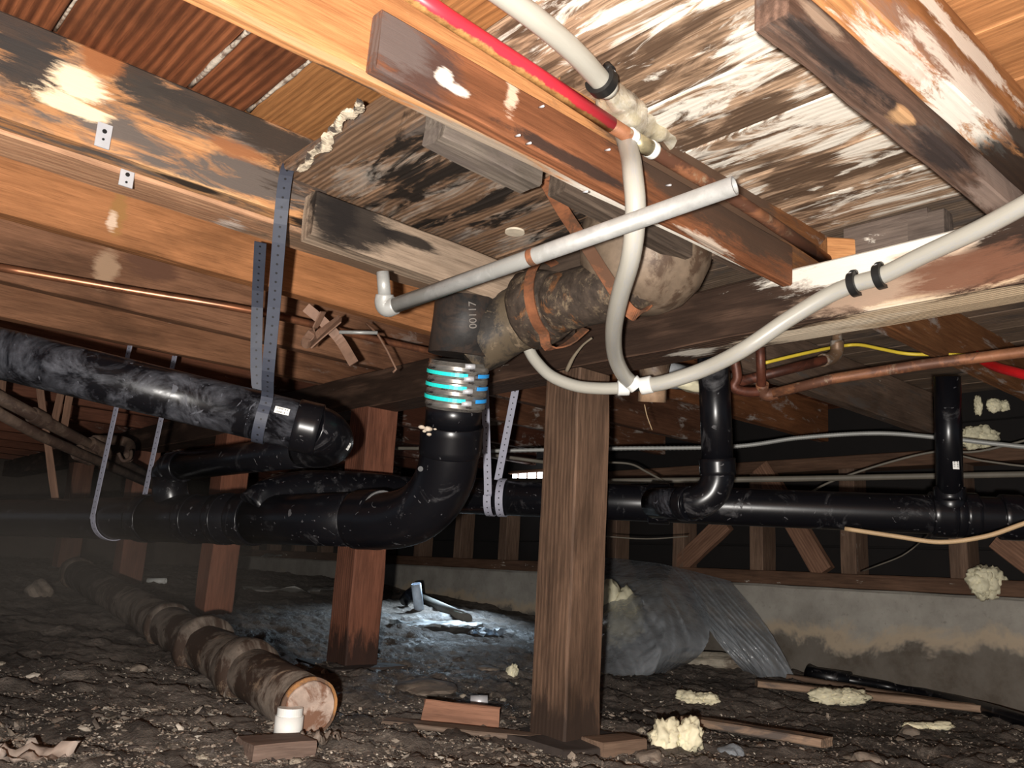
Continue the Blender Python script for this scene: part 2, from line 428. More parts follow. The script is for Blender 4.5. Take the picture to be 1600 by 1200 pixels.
floor = tag(link('floor', make_ground(), DIRT), 'dark damp soil floor of the crawl space strewn with debris', kind='structure')

# ------------------------------------------------------------------ foundation wall with framing
WX = 3.0
wall = tag(link('wall_back', beam_mesh(8.4, .2, .50, seg=.1, amp=.004, ch=.01), CONC, None, frame(V((WX+.1, -1.6, -.24)), V((WX+.1, 6.8, -.24)))), 'grey concrete foundation wall with a salt tide mark', kind='structure')
wall['kind'] = 'structure'
beam('sill_plate', (WX+.06, -1.6, .036), (WX+.06, 6.8, .036), .14, .05, W(DK1, DK2, .3, .4, white=.25), wall)
beam('top_plate', (WX+.06, -1.6, .465), (WX+.06, 6.8, .465), .10, .05, W(DK1, DK2, .3, .4), wall)
for i in range(20):
    y = .78+.379*(i-2)
    beam('stud', (WX+.05, y, .06), (WX+.05, y, .44), .095, .06, W((.13, .075, .05), (.22, .14, .095), .3, .3, white=.35 if i in (2, 3, 4) else 0), wall, upv=V((0, 1, 0)))
for (x1, y1, x2, y2) in ((1062, 885, 1135, 815), (1288, 895, 1190, 730), (1560, 840, 1640, 900)):
    a, b = onx(x1, y1, WX+.02), onx(x2, y2, WX+.02)
    beam('brace', a, b, .08, .035, W(PO1, PO2, .3, .2), wall, upv=V((1, 0, 0)))
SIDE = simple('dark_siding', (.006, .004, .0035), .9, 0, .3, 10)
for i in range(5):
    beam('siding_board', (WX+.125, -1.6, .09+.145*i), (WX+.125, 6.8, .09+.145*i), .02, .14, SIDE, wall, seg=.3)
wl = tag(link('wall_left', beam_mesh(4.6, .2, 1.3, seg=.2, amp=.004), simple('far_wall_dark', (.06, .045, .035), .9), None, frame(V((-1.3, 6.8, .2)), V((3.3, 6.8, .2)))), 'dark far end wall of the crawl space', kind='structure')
# small daylight vent in the framing
vc = onx(826, 748, WX-.005)
vm = bpy.data.materials.new('daylight'); vm.use_nodes = True; vb = vm.node_tree.nodes['Principled BSDF']
vb.inputs['Base Color'].default_value = (.8, .85, .9, 1); vb.inputs['Emission Color'].default_value = (.9, .96, 1, 1); vb.inputs['Emission Strength'].default_value = 1.6
win = tag(link('window_1', beam_mesh(.22, .012, .06, seg=.1), vm, None, frame(vc-V((0, .10, 0)), vc+V((0, .12, 0)))), 'small bright daylight vent in the far framing', kind='structure')
for k in (-1, 1):
    beam('window_frame', vc+V((-.01, -.12, .036*k)), vc+V((-.01, .14, .036*k)), .02, .015, W(PO1, PO2), win)
for k in range(3):
    beam('window_bar', vc+V((-.012, -.07+.07*k, -.03)), vc+V((-.012, -.07+.07*k, .03)), .006, .006, W(PO1, PO2), win)

# ------------------------------------------------------------------ ceiling: subfloor planks between the joists
tag(link('light_backing_1', beam_mesh(8.6, .02, 1.0, seg=.3), SIDE, None, frame(V((WX+.17, -1.7, .3)), V((WX+.17, 6.9, .3)))), 'dark panel added behind the siding to keep outside light out', kind='structure')  # added panel, stops world light coming through the siding gaps
ceil = tag(link('ceiling', beam_mesh(8.6, 4.6, .02, seg=.3), simple('subfloor_back', (.05, .03, .02), .9), None, frame(V((1.0, -1.7, ZC+.034)), V((1.0, 6.9, ZC+.034)))), 'board subfloor seen from below, stained by leaks', kind='structure')  # the slab itself is an added dark backing against light leaking between planks
ORG = [wood((.36, .15, .055), (.52, .24, .095), .15, .3, seed=3+i) for i in range(3)]
LFT = [wood((.16, .048, .018), (.29, .10, .040), .65, .6, ringscale=22, seed=11+i) for i in range(3)]
LFO = [wood((.29, .12, .04), (.42, .19, .068), .3, .3, seed=17+i) for i in range(2)]
MID = [wood((.23, .13, .075), (.36, .22, .135), .6, .5, black=.62, grey=.3, streak=.22, ringscale=30, seed=21+i) for i in range(3)]
RGT = [wood((.42, .26, .155), (.66, .45, .30), .3, .3, streak=.86, white=.22, wcol=(.95, .89, .78), seed=41.3+i*3.1) for i in range(5)]
FARG = [wood((.20, .135, .09), (.32, .23, .165), .3, .5, grey=.4, white=.12, seed=71+i) for i in range(2)]
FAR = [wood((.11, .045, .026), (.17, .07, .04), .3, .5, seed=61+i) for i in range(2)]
def plank(x0, x1, y0, y1, mat, dz=0, th=.018):
    a = V(((x0+x1)/2, y0, ZC+th/2+dz)); b = V(((x0+x1)/2, y1, ZC+th/2+dz))
    return link('plank', beam_mesh(y1-y0, (x1-x0)-.004, th, seed=random.random()*40, seg=.06, ch=.002, amp=.0012), mat, ceil, frame(a, b))
def rng(a, b, s): 
    o = [a]
    while o[-1] < b-.01: o.append(min(b, o[-1]+s))
    return o
# bay right of the sistered joist (over the camera), bay to its left, central bay, left bay, far bays
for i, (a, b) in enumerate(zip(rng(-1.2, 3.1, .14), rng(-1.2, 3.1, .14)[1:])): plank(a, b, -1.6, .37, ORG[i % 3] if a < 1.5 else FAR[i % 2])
bx = [-1.2+.17+.14*k for k in range(40)]; bx = [x for x in [1.29+.14*k for k in range(-18, 13)] if x < 3.12]
for i, (a, b) in enumerate(zip(bx, bx[1:])):
    plank(a, b, .372, .785, (LFO[i % 2] if b < .62 else RGT[i % 5] if a < 1.35 else FARG[i % 2]), dz=-.028+random.uniform(0, .002))
bl = [-1.2, -1.06, -.92, -.78, -.64, -.5, -.36, -.22, -.08, .06, .202, .39, .484, .615]
for i, (a, b) in enumerate(zip(bl, bl[1:])):
    plank(a, b, .787, 1.29, LFT[i % 3] if b < .485 else LFO[0])
bl = [.545, .69, .835, .925, 1.02, 1.15, 1.292]
for i, (a, b) in enumerate(zip(bl, bl[1:])): plank(a, b, .807, 1.266, MID[i % 3], dz=.606-ZC-.001*(i % 3))
bl = [1.395+.14*k for k in range(13) if 1.395+.14*k < 3.1]
for i, (a, b) in enumerate(zip(bl, bl[1:])): plank(a, b, .807, 1.29, FARG[i % 2])
PALE = simple('pale_seam_debris', (.50, .44, .36), .9, 0, .35, 90, (.16, .11, .08), .45, bump=.5)
for x in (.202, .390, .484):
    tube('seam_debris', [V((x, .95+.03*k, ZC-.0005)) for k in range(10)], .0035, PALE, ceil, seg=8, bumpy=.004)
fx = rng(-1.2, 3.1, .14)
for k, (y0, y1) in enumerate(((1.30, 2.04), (2.045, 3.2), (3.205, 4.8), (4.805, 6.8))):
    for i, (a, b) in enumerate(zip(fx, fx[1:])): plank(a, b, y0, y1, (LFT[i % 3] if k == 0 else FAR[i % 2]), th=.017)
# rotten pale edge of the broken board
pe = bmesh.new()
rot = []
for k in range(60):
    t = k/59; c = V((.518+.045*t+.010*noise.noise(V((t*6, 0, 0))), .93+.25*t, .603+.004*noise.noise(V((t*9, 1, 1)))))
    rot.append((c, .004+.010*abs(noise.noise(V((t*9, 3, 0))))))
bm = bmesh.new()
for c, r in rot:
    ret = bmesh.ops.create_icosphere(bm, subdivisions=1, radius=r)
    for v in ret['verts']: v.co = V((v.co.x*1.6, v.co.y, v.co.z*.8))+c+noise.noise_vector(v.co*200+c*90)*.003
tag(link('rotten_edge', from_bm(bm, False), simple('rotten_crumb', (.55, .46, .34), .9, 0, .3, 60, (.06, .045, .035), .45, bump=.5), ceil), 'pale crumbling rotten board edge')
# plugged hole, knot
tube('hole_rim', [V((.956, 1.107, .602)), V((.956, 1.107, .612))], .018, simple('pale_hole', (.62, .54, .42), .8, 0, .2, 40), ceil, radii=[.018, .017], seg=24)

# ------------------------------------------------------------------ girder
def girder_mat(inv):
    sp = [(onx(1390, 455, GX), (.17, .06, .030), (.40, .28, .20), .4), (onx(1340, 412, GX), (.17, .06, .032), WHT, .4), (onx(1430, 385, GX), (.12, .06, .030), WHT, .4),
          (onx(1460, 395, GX), (.07, .06, .02), (.6, .45, .33), .4), (onx(1310, 455, GX), (.02, .05, .01), (.6, .5, .4), .5), (onx(1400, 487, GX), (.10, .05, .014), WHT, .6),
          (onx(1520, 420, GX), (.12, .06, .035), (.16, .07, .04), .4), (onx(1290, 515, GX), (.10, .09, .012), WHT, .6),
          (onz(1450, 490, .437), (.30, .06, .02), (.66, .50, .33), .5), (onz(1260, 525, .437), (.16, .04, .012), (.78, .66, .50), .5),
          (onz(1085, 552, .44), (.05, .03, .02), WHT, .6)]
    return wood((.070, .038, .025), (.155, .090, .060), .75, .5, white=.10, inv=inv, spots=sp, ringscale=40)
g = beam('girder', (GX+.05, -1.6, .492), (GX+.05, 6.7, .50), .10, .104, girder_mat, seg=.08, ch=.004, amp=.002)
tag(g, 'long dark horizontal girder with white mold at its right end, on posts', 'girder')
# strip let into the foot of the girder (pale split line along the lower arris)
sp_ = onx(1230, 519, GX-.001)

# ------------------------------------------------------------------ joists
def joist(y, x0, x1, mat, label, w=.038, z0=ZJ, z1=ZC-.001, name='floor_joist', **kw):
    o = beam(name, (x0, y+w/2, (z0+z1)/2), (x1, y+w/2, (z0+z1)/2), w, z1-z0, mat, seg=.05, amp=.0016, **kw)
    return tag(o, label, 'joist')
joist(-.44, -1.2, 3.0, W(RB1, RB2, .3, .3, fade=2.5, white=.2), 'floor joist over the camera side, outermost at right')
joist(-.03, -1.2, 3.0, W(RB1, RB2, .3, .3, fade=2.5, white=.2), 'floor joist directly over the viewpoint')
def jr(inv):
    sp = [(V((1.0, .346, .60)), (.35, .03, .03), (.34, .21, .15), .5), (ony(1400, 120, .346), (.14, .02, .014), (.75, .60, .52), 1.0), (ony(1530, 150, .346), (.22, .02, .020), WHT, 1.0), (ony(1480, 60, .346)+V((0, 0, .02)), (.25, .02, .016), WHT, 1.0),
          (V((.86, .365, .577)), (.10, .02, .012), (.80, .62, .52), .9), (V((1.02, .365, .575)), (.10, .03, .012), WHT, 1.0), (V((1.22, .365, .59)), (.12, .05, .05), BK, .4)]
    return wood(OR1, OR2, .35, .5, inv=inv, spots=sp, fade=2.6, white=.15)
joist(.346, -1.2, 3.0, jr, 'right floor joist with white mold on its face, behind the short sistered board', w=.04, z0=.577)
def sister_r(inv):
    sp = [(ony(1300, 95, .388), (.16, .03, .024), (.026, .021, .02), .35), (ony(1370, 165, .388), (.14, .03, .026), (.020, .017, .017), .3), (ony(1480, 240, .388), (.1, .03, .02), (.04, .03, .028), .5),
          (ony(1418, 180, .388), (.026, .02, .007), (.58, .34, .17), .15), (V((.74, .39, .572)), (.05, .02, .012), (.35, .26, .19), .4),
          (ony(1560, 290, .39), (.10, .03, .03), (.30, .22, .18), .4)]
    return wood((.13, .075, .052), (.24, .145, .105), .4, .5, grey=.2, inv=inv, spots=sp)
a = beam('sister_board', (.672, .408, .573), (1.42, .406, .573), .038, .056, sister_r, seg=.03, amp=.002, ends=.002)
tag(a, 'short black-stained sister board with a cut end, at upper right', 'board')
a = beam('sister_board', (.69, .408, .631), (1.42, .406, .631), .034, .058, W(RB1, RB2, .3, .3), seg=.03); tag(a, 'packing board hidden above the black-stained sister board', 'board')

def jc(inv):
    sp = [(V((.95, .80, .54)), (.20, .03, .02), WHT, .3), (V((1.13, .80, .54)), (.16, .03, .02), WHT, .3), (V((1.08, .77, .62)), (.28, .03, .09), (.10, .062, .042), .5), (V((.62, .80, ZJ)), (.18, .02, .01), GR2, .5),
          (V((.33, .78, ZJ)), (.3, .008, .02), (.62, .36, .18), .4), (V((.42, .803, ZJ)), (.08, .006, .012), (.05, .03, .02), .5)]
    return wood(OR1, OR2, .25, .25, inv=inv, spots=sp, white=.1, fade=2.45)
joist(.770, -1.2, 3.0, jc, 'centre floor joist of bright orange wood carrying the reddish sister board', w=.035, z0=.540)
def sister_c(inv):
    sp = [(ony(640, 90, .748), (.085, .03, .05), (.075, .042, .034), .3), (ony(620, 60, .748), (.05, .03, .05), (.13, .10, .09), .4), (ony(690, 40, .748), (.16, .03, .010), (.05, .03, .025), .4),
          (ony(695, 120, .748), (.014, .02, .013), WHT, .4), (ony(715, 140, .748), (.02, .02, .008), WHT, .4), (ony(792, 110, .748), (.03, .02, .006), WHT, .9), (ony(800, 145, .748), (.012, .02, .028), (.72, .52, .38), 1.0),
          (ony(1085, 300, .748), (.2, .03, .014), (.045, .028, .02), .5), (ony(1150, 345, .748), (.22, .03, .05), (.075, .045, .030), .5), (ony(1160, 330, .748), (.16, .02, .005), WHT, .9), (ony(1120, 385, .748), (.08, .02, .008), (.6, .48, .38), 1.0), (ony(900, 255, .748), (.16, .03, .010), (.04, .025, .02), .5)]
    return wood((.235, .085, .036), (.37, .14, .062), .5, .3, inv=inv, spots=sp, ringscale=34)
a = beam('sister_board', (.432, .759, .5705), (1.29, .759, .5505), .022, .074, sister_c, seg=.02, amp=.0014, ch=.003, ends=.003)
tag(a, 'reddish sister board nailed to the centre joist, white paint splashes on it', 'board')
for (x, y) in ((842, 168), (805, 213), (822, 225), (945, 235), (1040, 290), (910, 300)):
    p = ony(x, y, .7475); tube('nail', [p, p-V((.003, .012, .004))], .0016, STEEL, a, seg=6)
def jb(inv):
    Y = 1.224
    sp = [(ony(40, 60, Y), (.06, .03, .05), (0.030, 0.026, 0.025), .8), (ony(60, 110, Y), (.06, .03, .05), (0.039, 0.033, 0.030), .8), (ony(210, 120, Y), (.05, .03, .035), (0.039, 0.030, 0.025), .8), (ony(270, 170, Y), (.09, .03, .035), (0.047, 0.039, 0.033), .8),
          (ony(350, 170, Y), (.10, .03, .04), (0.041, 0.033, 0.028), .8), (ony(420, 210, Y), (.08, .03, .03), (0.044, 0.033, 0.026), .8), (ony(480, 260, Y), (.10, .03, .05), (0.050, 0.036, 0.028), .8),
          (ony(125, 130, Y), (.04, .03, .028), (.95, .72, .48), .6), (ony(110, 165, Y), (.05, .03, .012), (.92, .70, .45), .6), (ony(160, 95, Y), (.03, .02, .03), (.30, .11, .04), .4),
          (ony(370, 235, Y), (.06, .03, .014), (.30, .12, .05), .5), (ony(330, 300, Y), (.14, .03, .01), (.66, .38, .18), .6),
          (V((.80, 1.224, .61)), (.20, .03, .07), (0.061, 0.044, 0.034), .8), (V((1.10, 1.224, .60)), (.22, .03, .10), (.07, .05, .04), .4), (V((.62, 1.24, ZJ)), (.035, .02, .02), (0.017, 0.014, 0.012), .8), (V((.42, 1.24, ZJ)), (.05, .012, .012), (.02, .018, .018), .35)]
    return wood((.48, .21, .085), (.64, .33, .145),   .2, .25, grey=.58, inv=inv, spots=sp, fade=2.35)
beamA = joist(1.224, -1.2, .635, jb, 'left doubled joist, front board mottled grey-black over orange wood', w=.042)
joist(1.215, 1.345, 3.0, W((.15, .095, .065), (.27, .18, .13), .3, .5, grey=.3, white=.25), 'damp brown joist beyond the girder above the black riser', w=.045)
joist(.40, 1.50, 3.0, W((.17, .11, .075), (.3, .2, .145), .3, .5, grey=.3, white=.3), 'damp joist beyond the girder behind the red tube', w=.04)
def jb2(inv):
    return wood((.46, .22, .12), (.66, .38, .22), .2, .4, inv=inv, spots=[(onz(365, 345, .548), (.03, .03, .01), (.85, .70, .6), .8), (V((.80, 1.33, .545)), (.26, .09, .09), (.20, .13, .085), .6)])
a = beam('sister_board', (-1.2, 1.312, .612), (.955, 1.316, .612), .085, .140, jb2, seg=.04, amp=.002, ends=.004); tag(a, 'wide orange board behind the mottled left joist, ending short of the girder', 'board')
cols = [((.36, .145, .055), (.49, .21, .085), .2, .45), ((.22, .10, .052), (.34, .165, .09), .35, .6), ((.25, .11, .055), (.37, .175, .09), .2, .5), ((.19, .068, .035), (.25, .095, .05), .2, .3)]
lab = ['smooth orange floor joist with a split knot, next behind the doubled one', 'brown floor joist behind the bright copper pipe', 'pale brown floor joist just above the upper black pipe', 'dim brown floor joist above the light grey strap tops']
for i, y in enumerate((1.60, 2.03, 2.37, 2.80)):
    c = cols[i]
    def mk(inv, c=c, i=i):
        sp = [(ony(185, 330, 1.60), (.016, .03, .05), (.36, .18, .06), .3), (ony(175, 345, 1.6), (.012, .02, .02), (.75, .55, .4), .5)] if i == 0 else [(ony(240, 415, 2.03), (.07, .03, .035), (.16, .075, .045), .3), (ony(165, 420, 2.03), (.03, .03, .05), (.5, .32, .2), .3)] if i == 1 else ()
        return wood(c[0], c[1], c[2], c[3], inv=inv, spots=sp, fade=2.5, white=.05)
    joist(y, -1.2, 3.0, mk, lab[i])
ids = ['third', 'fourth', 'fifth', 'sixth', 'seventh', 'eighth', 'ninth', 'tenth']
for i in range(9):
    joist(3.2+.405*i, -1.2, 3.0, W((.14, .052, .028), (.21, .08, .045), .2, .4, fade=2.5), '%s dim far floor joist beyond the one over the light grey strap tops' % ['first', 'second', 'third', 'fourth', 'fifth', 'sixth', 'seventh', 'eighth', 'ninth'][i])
# blocks nailed around the toilet opening
def blk(n, a, b, w, h, mat, label, **kw):
    return tag(beam(n, a, b, w, h, mat, amp=.002, ends=.003, seg=.02, **kw), label, 'block')
blk('wood_block', (.575, .834, .557), (.745, .834, .552), .048, .052, W((.12, .095, .075), (.26, .215, .175), .25, .5, grey=.5), 'grey weathered block beside the centre joist, near the drilled hole')
def b3(inv):
    sp = [(ony(560, 350, 1.168), (.075, .03, .05), BK, .3), (ony(520, 330, 1.168), (.05, .03, .06), BK, .2), (ony(640, 375, 1.168), (.06, .03, .012), BK, .4)]
    return wood((.30, .215, .15), (.44, .33, .24), .3, .3, inv=inv, spots=sp)
blk('wood_block', (.590, 1.187, .537), (1.06, 1.187, .530), .038, .078, b3, 'black-stained cut block end on the left joist, beside the strap')
blk('wood_block', (.79, .826, .560), (1.085, .826, .545), .034, .055, W((.06, .042, .032), (.13, .095, .07), .3, .5), 'dark damp block hanging beside the flared flange')
blk('wood_block', (1.17, .822, .578), (1.288, .822, .578), .04, .05, W((.12, .08, .06), (.2, .14, .1), .3, .5), 'short dark block against the girder under the centre joist')
blk('wood_block', (1.07, .87, .565), (1.07, 1.215, .565), .04, .075, W((.05, .034, .026), (.10, .07, .05), .3, .5), 'dark header block between joists above the iron drain')
blk('wood_block', (1.12, 1.20, .52), (1.12, 1.225, .52), .20, .075, W((.05, .034, .026), (.09, .06, .045), .3, .5), 'dark wet block end above the iron tee')
# blocking pieces seen over the girder
for i, (x, y) in enumerate(((1395, 375), (1455, 368))):
    p = onx(x, y, GX+.14); blk('wood_block', p+V((0, -.07 if i == 0 else -.03, 0)), p+V((0, .08 if i == 0 else .03, 0)), .04, .075, W((.12, .09, .075), (.22, .17, .14), .2, .4, white=.2), ['grey lumpy block resting over the girder', 'small split block beside the lumpy one over the girder'][i])
p = onx(1310, 392, GX+.10); blk('wood_block', p+V((0, .03, 0)), p+V((.16, -.12, 0)), .05, .05, W(OR1, OR2, .2, .1), 'fresh orange wedge block over the girder')

# ------------------------------------------------------------------ posts
def post(name, x, y, w, z1, label, mat, d=None):
    z0 = hgt(x+.05, y+.05)-.02; d = d or w
    o = beam(name, (x+d/2, y+w/2, z0), (x+d/2, y+w/2, z1), w, d, mat, upv=V((-1, 0, 0)), seg=.04, amp=.0022, ch=.004)
    return tag(o, label, 'post', None)
def pm(inv):
    sp = [(V((GX, 1.30, -.33)), (.09, .2, .2), (.035, .022, .016), .4)]
    return wood((.085, .050, .033), (.20, .118, .075), .35, .6, inv=inv, spots=sp, white=.02)
post('wooden_post', GX+.002, 1.260, .104, .441, 'nearest wooden post, standing in the middle under the girder', pm)
def pm2(inv):
    sp = [(V((GX+.03, 2.15, -.30)), (.12, .2, .2), (.03, .016, .012), .4)]
    return wood((.15, .058, .034), (.26, .10, .058), .35, .4, inv=inv, spots=sp)
post('wooden_post', GX+.002, 2.095, .104, .448, 'second wooden post, reddish, behind the black elbow', pm2)
post('wooden_post', GX+.002, 3.06, .104, .448, 'third wooden post, behind the paired black pipes', W((.20, .075, .042), (.27, .105, .06), .3, .3))
post('wooden_post', GX+.002, 4.02, .104, .448, 'fourth wooden post, near the light grey strap', W((.19, .08, .05), (.25, .11, .07), .3, .3))
post('wooden_post', GX+.002, 5.0, .104, .448, 'fifth and farthest wooden post at far left', W((.16, .07, .045), (.21, .10, .06), .3, .3))
# pads under posts
for k, (y, lb) in enumerate(((1.31, 'dark soil-covered pad under the nearest post'), (2.15, 'blackened footing pad under the second post'))):
    z = hgt(GX+.05, y); o = beam('footing_pad', (GX-.06, y, z-.012), (GX+.17, y, z-.012), .22, .05, simple('dark_pad', (.04, .03, .025), .8, 0, .4, 20, bump=.5), seg=.03, amp=.006); tag(o, lb, 'footing')

# ------------------------------------------------------------------ black drain pipes
def Dc(x): return 1/(.5376+(x-500)*3.28e-4)
t = thing('drain_stack', on(700, 690, 1.64), 'large black drain line with long sweep elbow dropping from the banded coupling and running left', 'pipe')
tube('vertical_pipe', [on(711, 622, 1.625), on(707, 668, 1.635)], .0535, ABS0, t, seg=36)
ring_on('elbow_socket', on(705, 686, 1.64), on(709, 650, 1.63)-on(704, 720, 1.645), .0605, .058, ABS0, t, seg=36)
el = [on(704, 690, 1.64), on(702, 715, 1.645), on(695, 745, 1.655), on(680, 775, 1.67), on(655, 799, 1.69), on(625, 811, 1.72), on(592, 814, Dc(600)), on(570, 813, Dc(570))]
tube('sweep_elbow', el, .0575, ABS0, t, seg=40, smooth=5)
def cpt(x): return on(x, 812 if x > 450 else 811+(450-x)*-.004, Dc(x))
ring_on('pipe_socket', cpt(577), cpt(590)-cpt(560), .0615, .065, ABS0, t, seg=36)
ring_on('mold_ring', cpt(596), cpt(610)-cpt(585), .0598, .008, simple('worn_ring', (.20, .20, .20), .4, 0, .2), t, seg=36)['label'] = 'pale worn ring at the elbow mouth'
tube('horizontal_pipe', [cpt(575), cpt(480), cpt(385)], .056, ABS1, t, seg=36)
tube('horizontal_pipe', [cpt(385), cpt(300), cpt(150), cpt(-60), cpt(-60)+(cpt(-60)-cpt(150))*.7], .0555, ABS1, t, seg=36)
for xc, ln in ((390, .05), (352, .03), (305, .035), (232, .05)):
    ring_on('coupling', cpt(xc), cpt(xc+20)-cpt(xc-20), .0615, ln, ABS1, t, seg=36)
tube('wye_body', [cpt(400), cpt(300), cpt(235)], .0590, ABS0, t, seg=36)
tube('wye_branch', [on(264, 742, 2.18), on(266, 770, 2.18), cpt(275)], .043, ABS0, t, seg=28)
for k, (x, y, r_) in enumerate(((664, 665, .006), (673, 668, .008), (675, 676, .005), (668, 671, .004), (684, 668, .003))):
    q = on(x, y, 1.632); blob('putty_smear', q-fw*.0575+rt*(-.010*0), (r_, r_, r_*.6), simple('putty', (.5, .42, .33), .8), t, sub=2, amp=.6, seed=k, rid=.5)
# emboss dot on elbow
q = on(662, 728, 1.655)
tube('cast_mark', [q-fw*.054, q-fw*.0575], .005, ABS1, t, seg=14)

t = thing('drain_branch', on(410, 645, 1.55), 'dusty upper black drain pipe sloping from upper left to a tight bend', 'pipe')
A0, A1 = on(-200, 504, 1.45), on(478, 667, 1.57)
slp = tube('sloping_pipe', [A0, on(200, 600, 1.52), A1], .0445, ABS2, t, seg=36)
ad = (A1-A0).normalized()
ring_on('bend_socket', on(480, 668, 1.572), ad, .0485, .045, ABS0, t, seg=36)
bend = [on(482, 668, 1.573), on(506, 677, 1.60), on(518, 690, 1.66), on(505, 700, 1.73), on(475, 704, 1.79)]
bnd = tube('bend', bend, .044, ABS1, t, seg=32, smooth=6, radii=[.0455, .045, .042, .039, .036])
tube('return_pipe', [on(480, 704, 1.78), on(390, 715, 1.98), on(285, 728, 2.15)], .0355, ABS1, t, seg=28)
ring_on('end_socket', on(276, 730, 2.165), on(276, 730, 2.165)-on(390, 715, 1.98), .040, .06, ABS1, t, seg=28)
tube('drop_elbow', [on(270, 731, 2.17), on(262, 738, 2.19), on(262, 755, 2.185)], .039, ABS0, t, seg=28, smooth=4)
def sticker(name, c, axis, r, lw, ang, mat, parent, toward=None):
    """curved label on a pipe: c on the axis"""
    ax = axis.normalized(); n = (toward or -c) - ax*(toward or -c).dot(ax); n.normalize(); b = ax.cross(n)
    bm = bmesh.new(); uvl = bm.loops.layers.uv.new('UVMap'); g = []
    for i in range(2):
        g.append([bm.verts.new(ax*(i-.5)*lw+(n*math.cos(a)+b*math.sin(a))*(r+.0006)) for a in [ang[0]+(ang[1]-ang[0])*k/6 for k in range(7)]])
    for k in range(6):
        f = bm.faces.new((g[0][k], g[1][k], g[1][k+1], g[0][k+1]))
        for lp, uvq in zip(f.loops, ((0, k/6), (1, k/6), (1, (k+1)/6), (0, (k+1)/6))): lp[uvl].uv = uvq
    return link(name, from_bm(bm), mat, parent, Matrix.Translation(c))
def label_mat():
    s = NT('paper_label', .6); uv = s.coord('UV'); sp = s.n('ShaderNodeSeparateXYZ'); s.l(uv, sp.inputs[0])
    n1 = s.noise(s.mapv(uv, (26, .1, 1)), 1.0, 1, .5); row = s.ramp(s.math('ABSOLUTE', s.math('SUBTRACT', s.math('FRACT', s.math('MULTIPLY', sp.outputs[1], 2)), .5)), .26, .22)
    edge = s.ramp(s.math('ABSOLUTE', s.math('SUBTRACT', sp.outputs[0], .5)), .40, .38)
    return s.out(s.mix(s.math('MULTIPLY', s.math('MULTIPLY', s.ramp(n1, .5, .53), row), edge), (.82, .82, .78), (.05, .05, .05)))
LAB = label_mat()
sticker('barcode_label', on(440, 656, 1.56), ad, .0446, .026, (-.50, -.22), LAB, slp)['label'] = 'small white printed label'
sticker('barcode_label', on(515, 686, 1.63), on(515, 686, 1.63)-on(500, 676, 1.60), .0435, .018, (-.35, -.02), LAB, bnd)['label'] = 'white label on the bend'

t = thing('drain_main', on(900, 782, 2.1), 'long horizontal black drain pipe passing behind the nearest post to the right edge', 'pipe')
E0, E1 = on(640, 772, 2.19), on(1640, 811, 1.865)
E2 = E1+(E1-E0)*1.1
ept = lambda x: E0+(E1-E0)*(((x-640)/1000)*1.865**-1/((1-(x-640)/1000)/2.19*1+((x-640)/1000)/1.865)*1.0)
def ep(x):
    lo, hi = 0., 1.
    for _ in range(40):
        m = (lo+hi)/2; p = E0+(E1-E0)*m; px = 800+F_PX*(p.dot(rt))/p.dot(fw)
        if px < x: lo = m
        else: hi = m
    return E0+(E1-E0)*lo
ed = (E1-E0).normalized()
tube('straight_pipe', [ep(640), ep(1000), ep(1300), ep(1640), E2], .0435, ABS1, t, seg=36)
tube('joining_bend', [ep(700), ep(650), on(560, 765, 2.10), on(480, 764, 2.02), on(425, 775, 1.97), on(395, 795, 1.94)], .0435, ABS1, t, seg=32, smooth=5)
for xc, ln, r in ((1030, .05, .049), (1472, .05, .051), (1515, .03, .051), (1580, .045, .05)):
    ring_on('coupling', ep(xc), ed, r, ln, ABS1, t, seg=36)
tube('tee_body', [ep(1470), ep(1520)], .049, ABS0, t, seg=36)

t = thing('drain_riser', on(1118, 650, 1.80), 'black vertical drain with elbow, right of the nearest post', 'pipe')
tube('vertical_pipe', [on(1112, 520, 1.82), on(1118, 640, 1.81), on(1121, 722, 1.80)], .0325, ABS1, t, seg=32)
ring_on('elbow_socket', on(1121, 729, 1.80), on(1121, 722, 1.8)-on(1115, 600, 1.81), .0375, .036, ABS0, t, seg=32)
tube('elbow', [on(1121, 732, 1.80), on(1120, 752, 1.795), on(1110, 772, 1.795), on(1092, 784, 1.80), on(1078, 787, 1.81)], .0345, ABS1, t, seg=32, smooth=5)
tube('horizontal_pipe', [on(1082, 787, 1.81), on(1045, 786, 1.87), on(1022, 786, 1.93)], .0335, ABS2, t, seg=32)
ring_on('elbow_socket', on(1074, 787, 1.82), on(1078, 787, 1.81)-on(1045, 786, 1.87), .0375, .03, ABS1, t, seg=32)

t = thing('drain_riser', on(1482, 680, 1.88), 'clean black vertical pipe with a barcode label at right', 'pipe')
vp_ = tube('vertical_pipe', [on(1480, 588, 1.88), on(1484, 770, 1.88)], .0275, ABS0, t, seg=32)
ring_on('tee_socket', on(1484, 772, 1.885), V((0, 0, 1)), .033, .03, ABS0, t, seg=32)
tube('tee_branch', [on(1484, 770, 1.885), ep(1486)], .0315, ABS0, t, seg=28)
sticker('barcode_label', on(1483, 724, 1.88), V((0, 0, 1)), .0276, .032, (.25, .75), LAB, vp_)['label'] = 'small white barcode label'

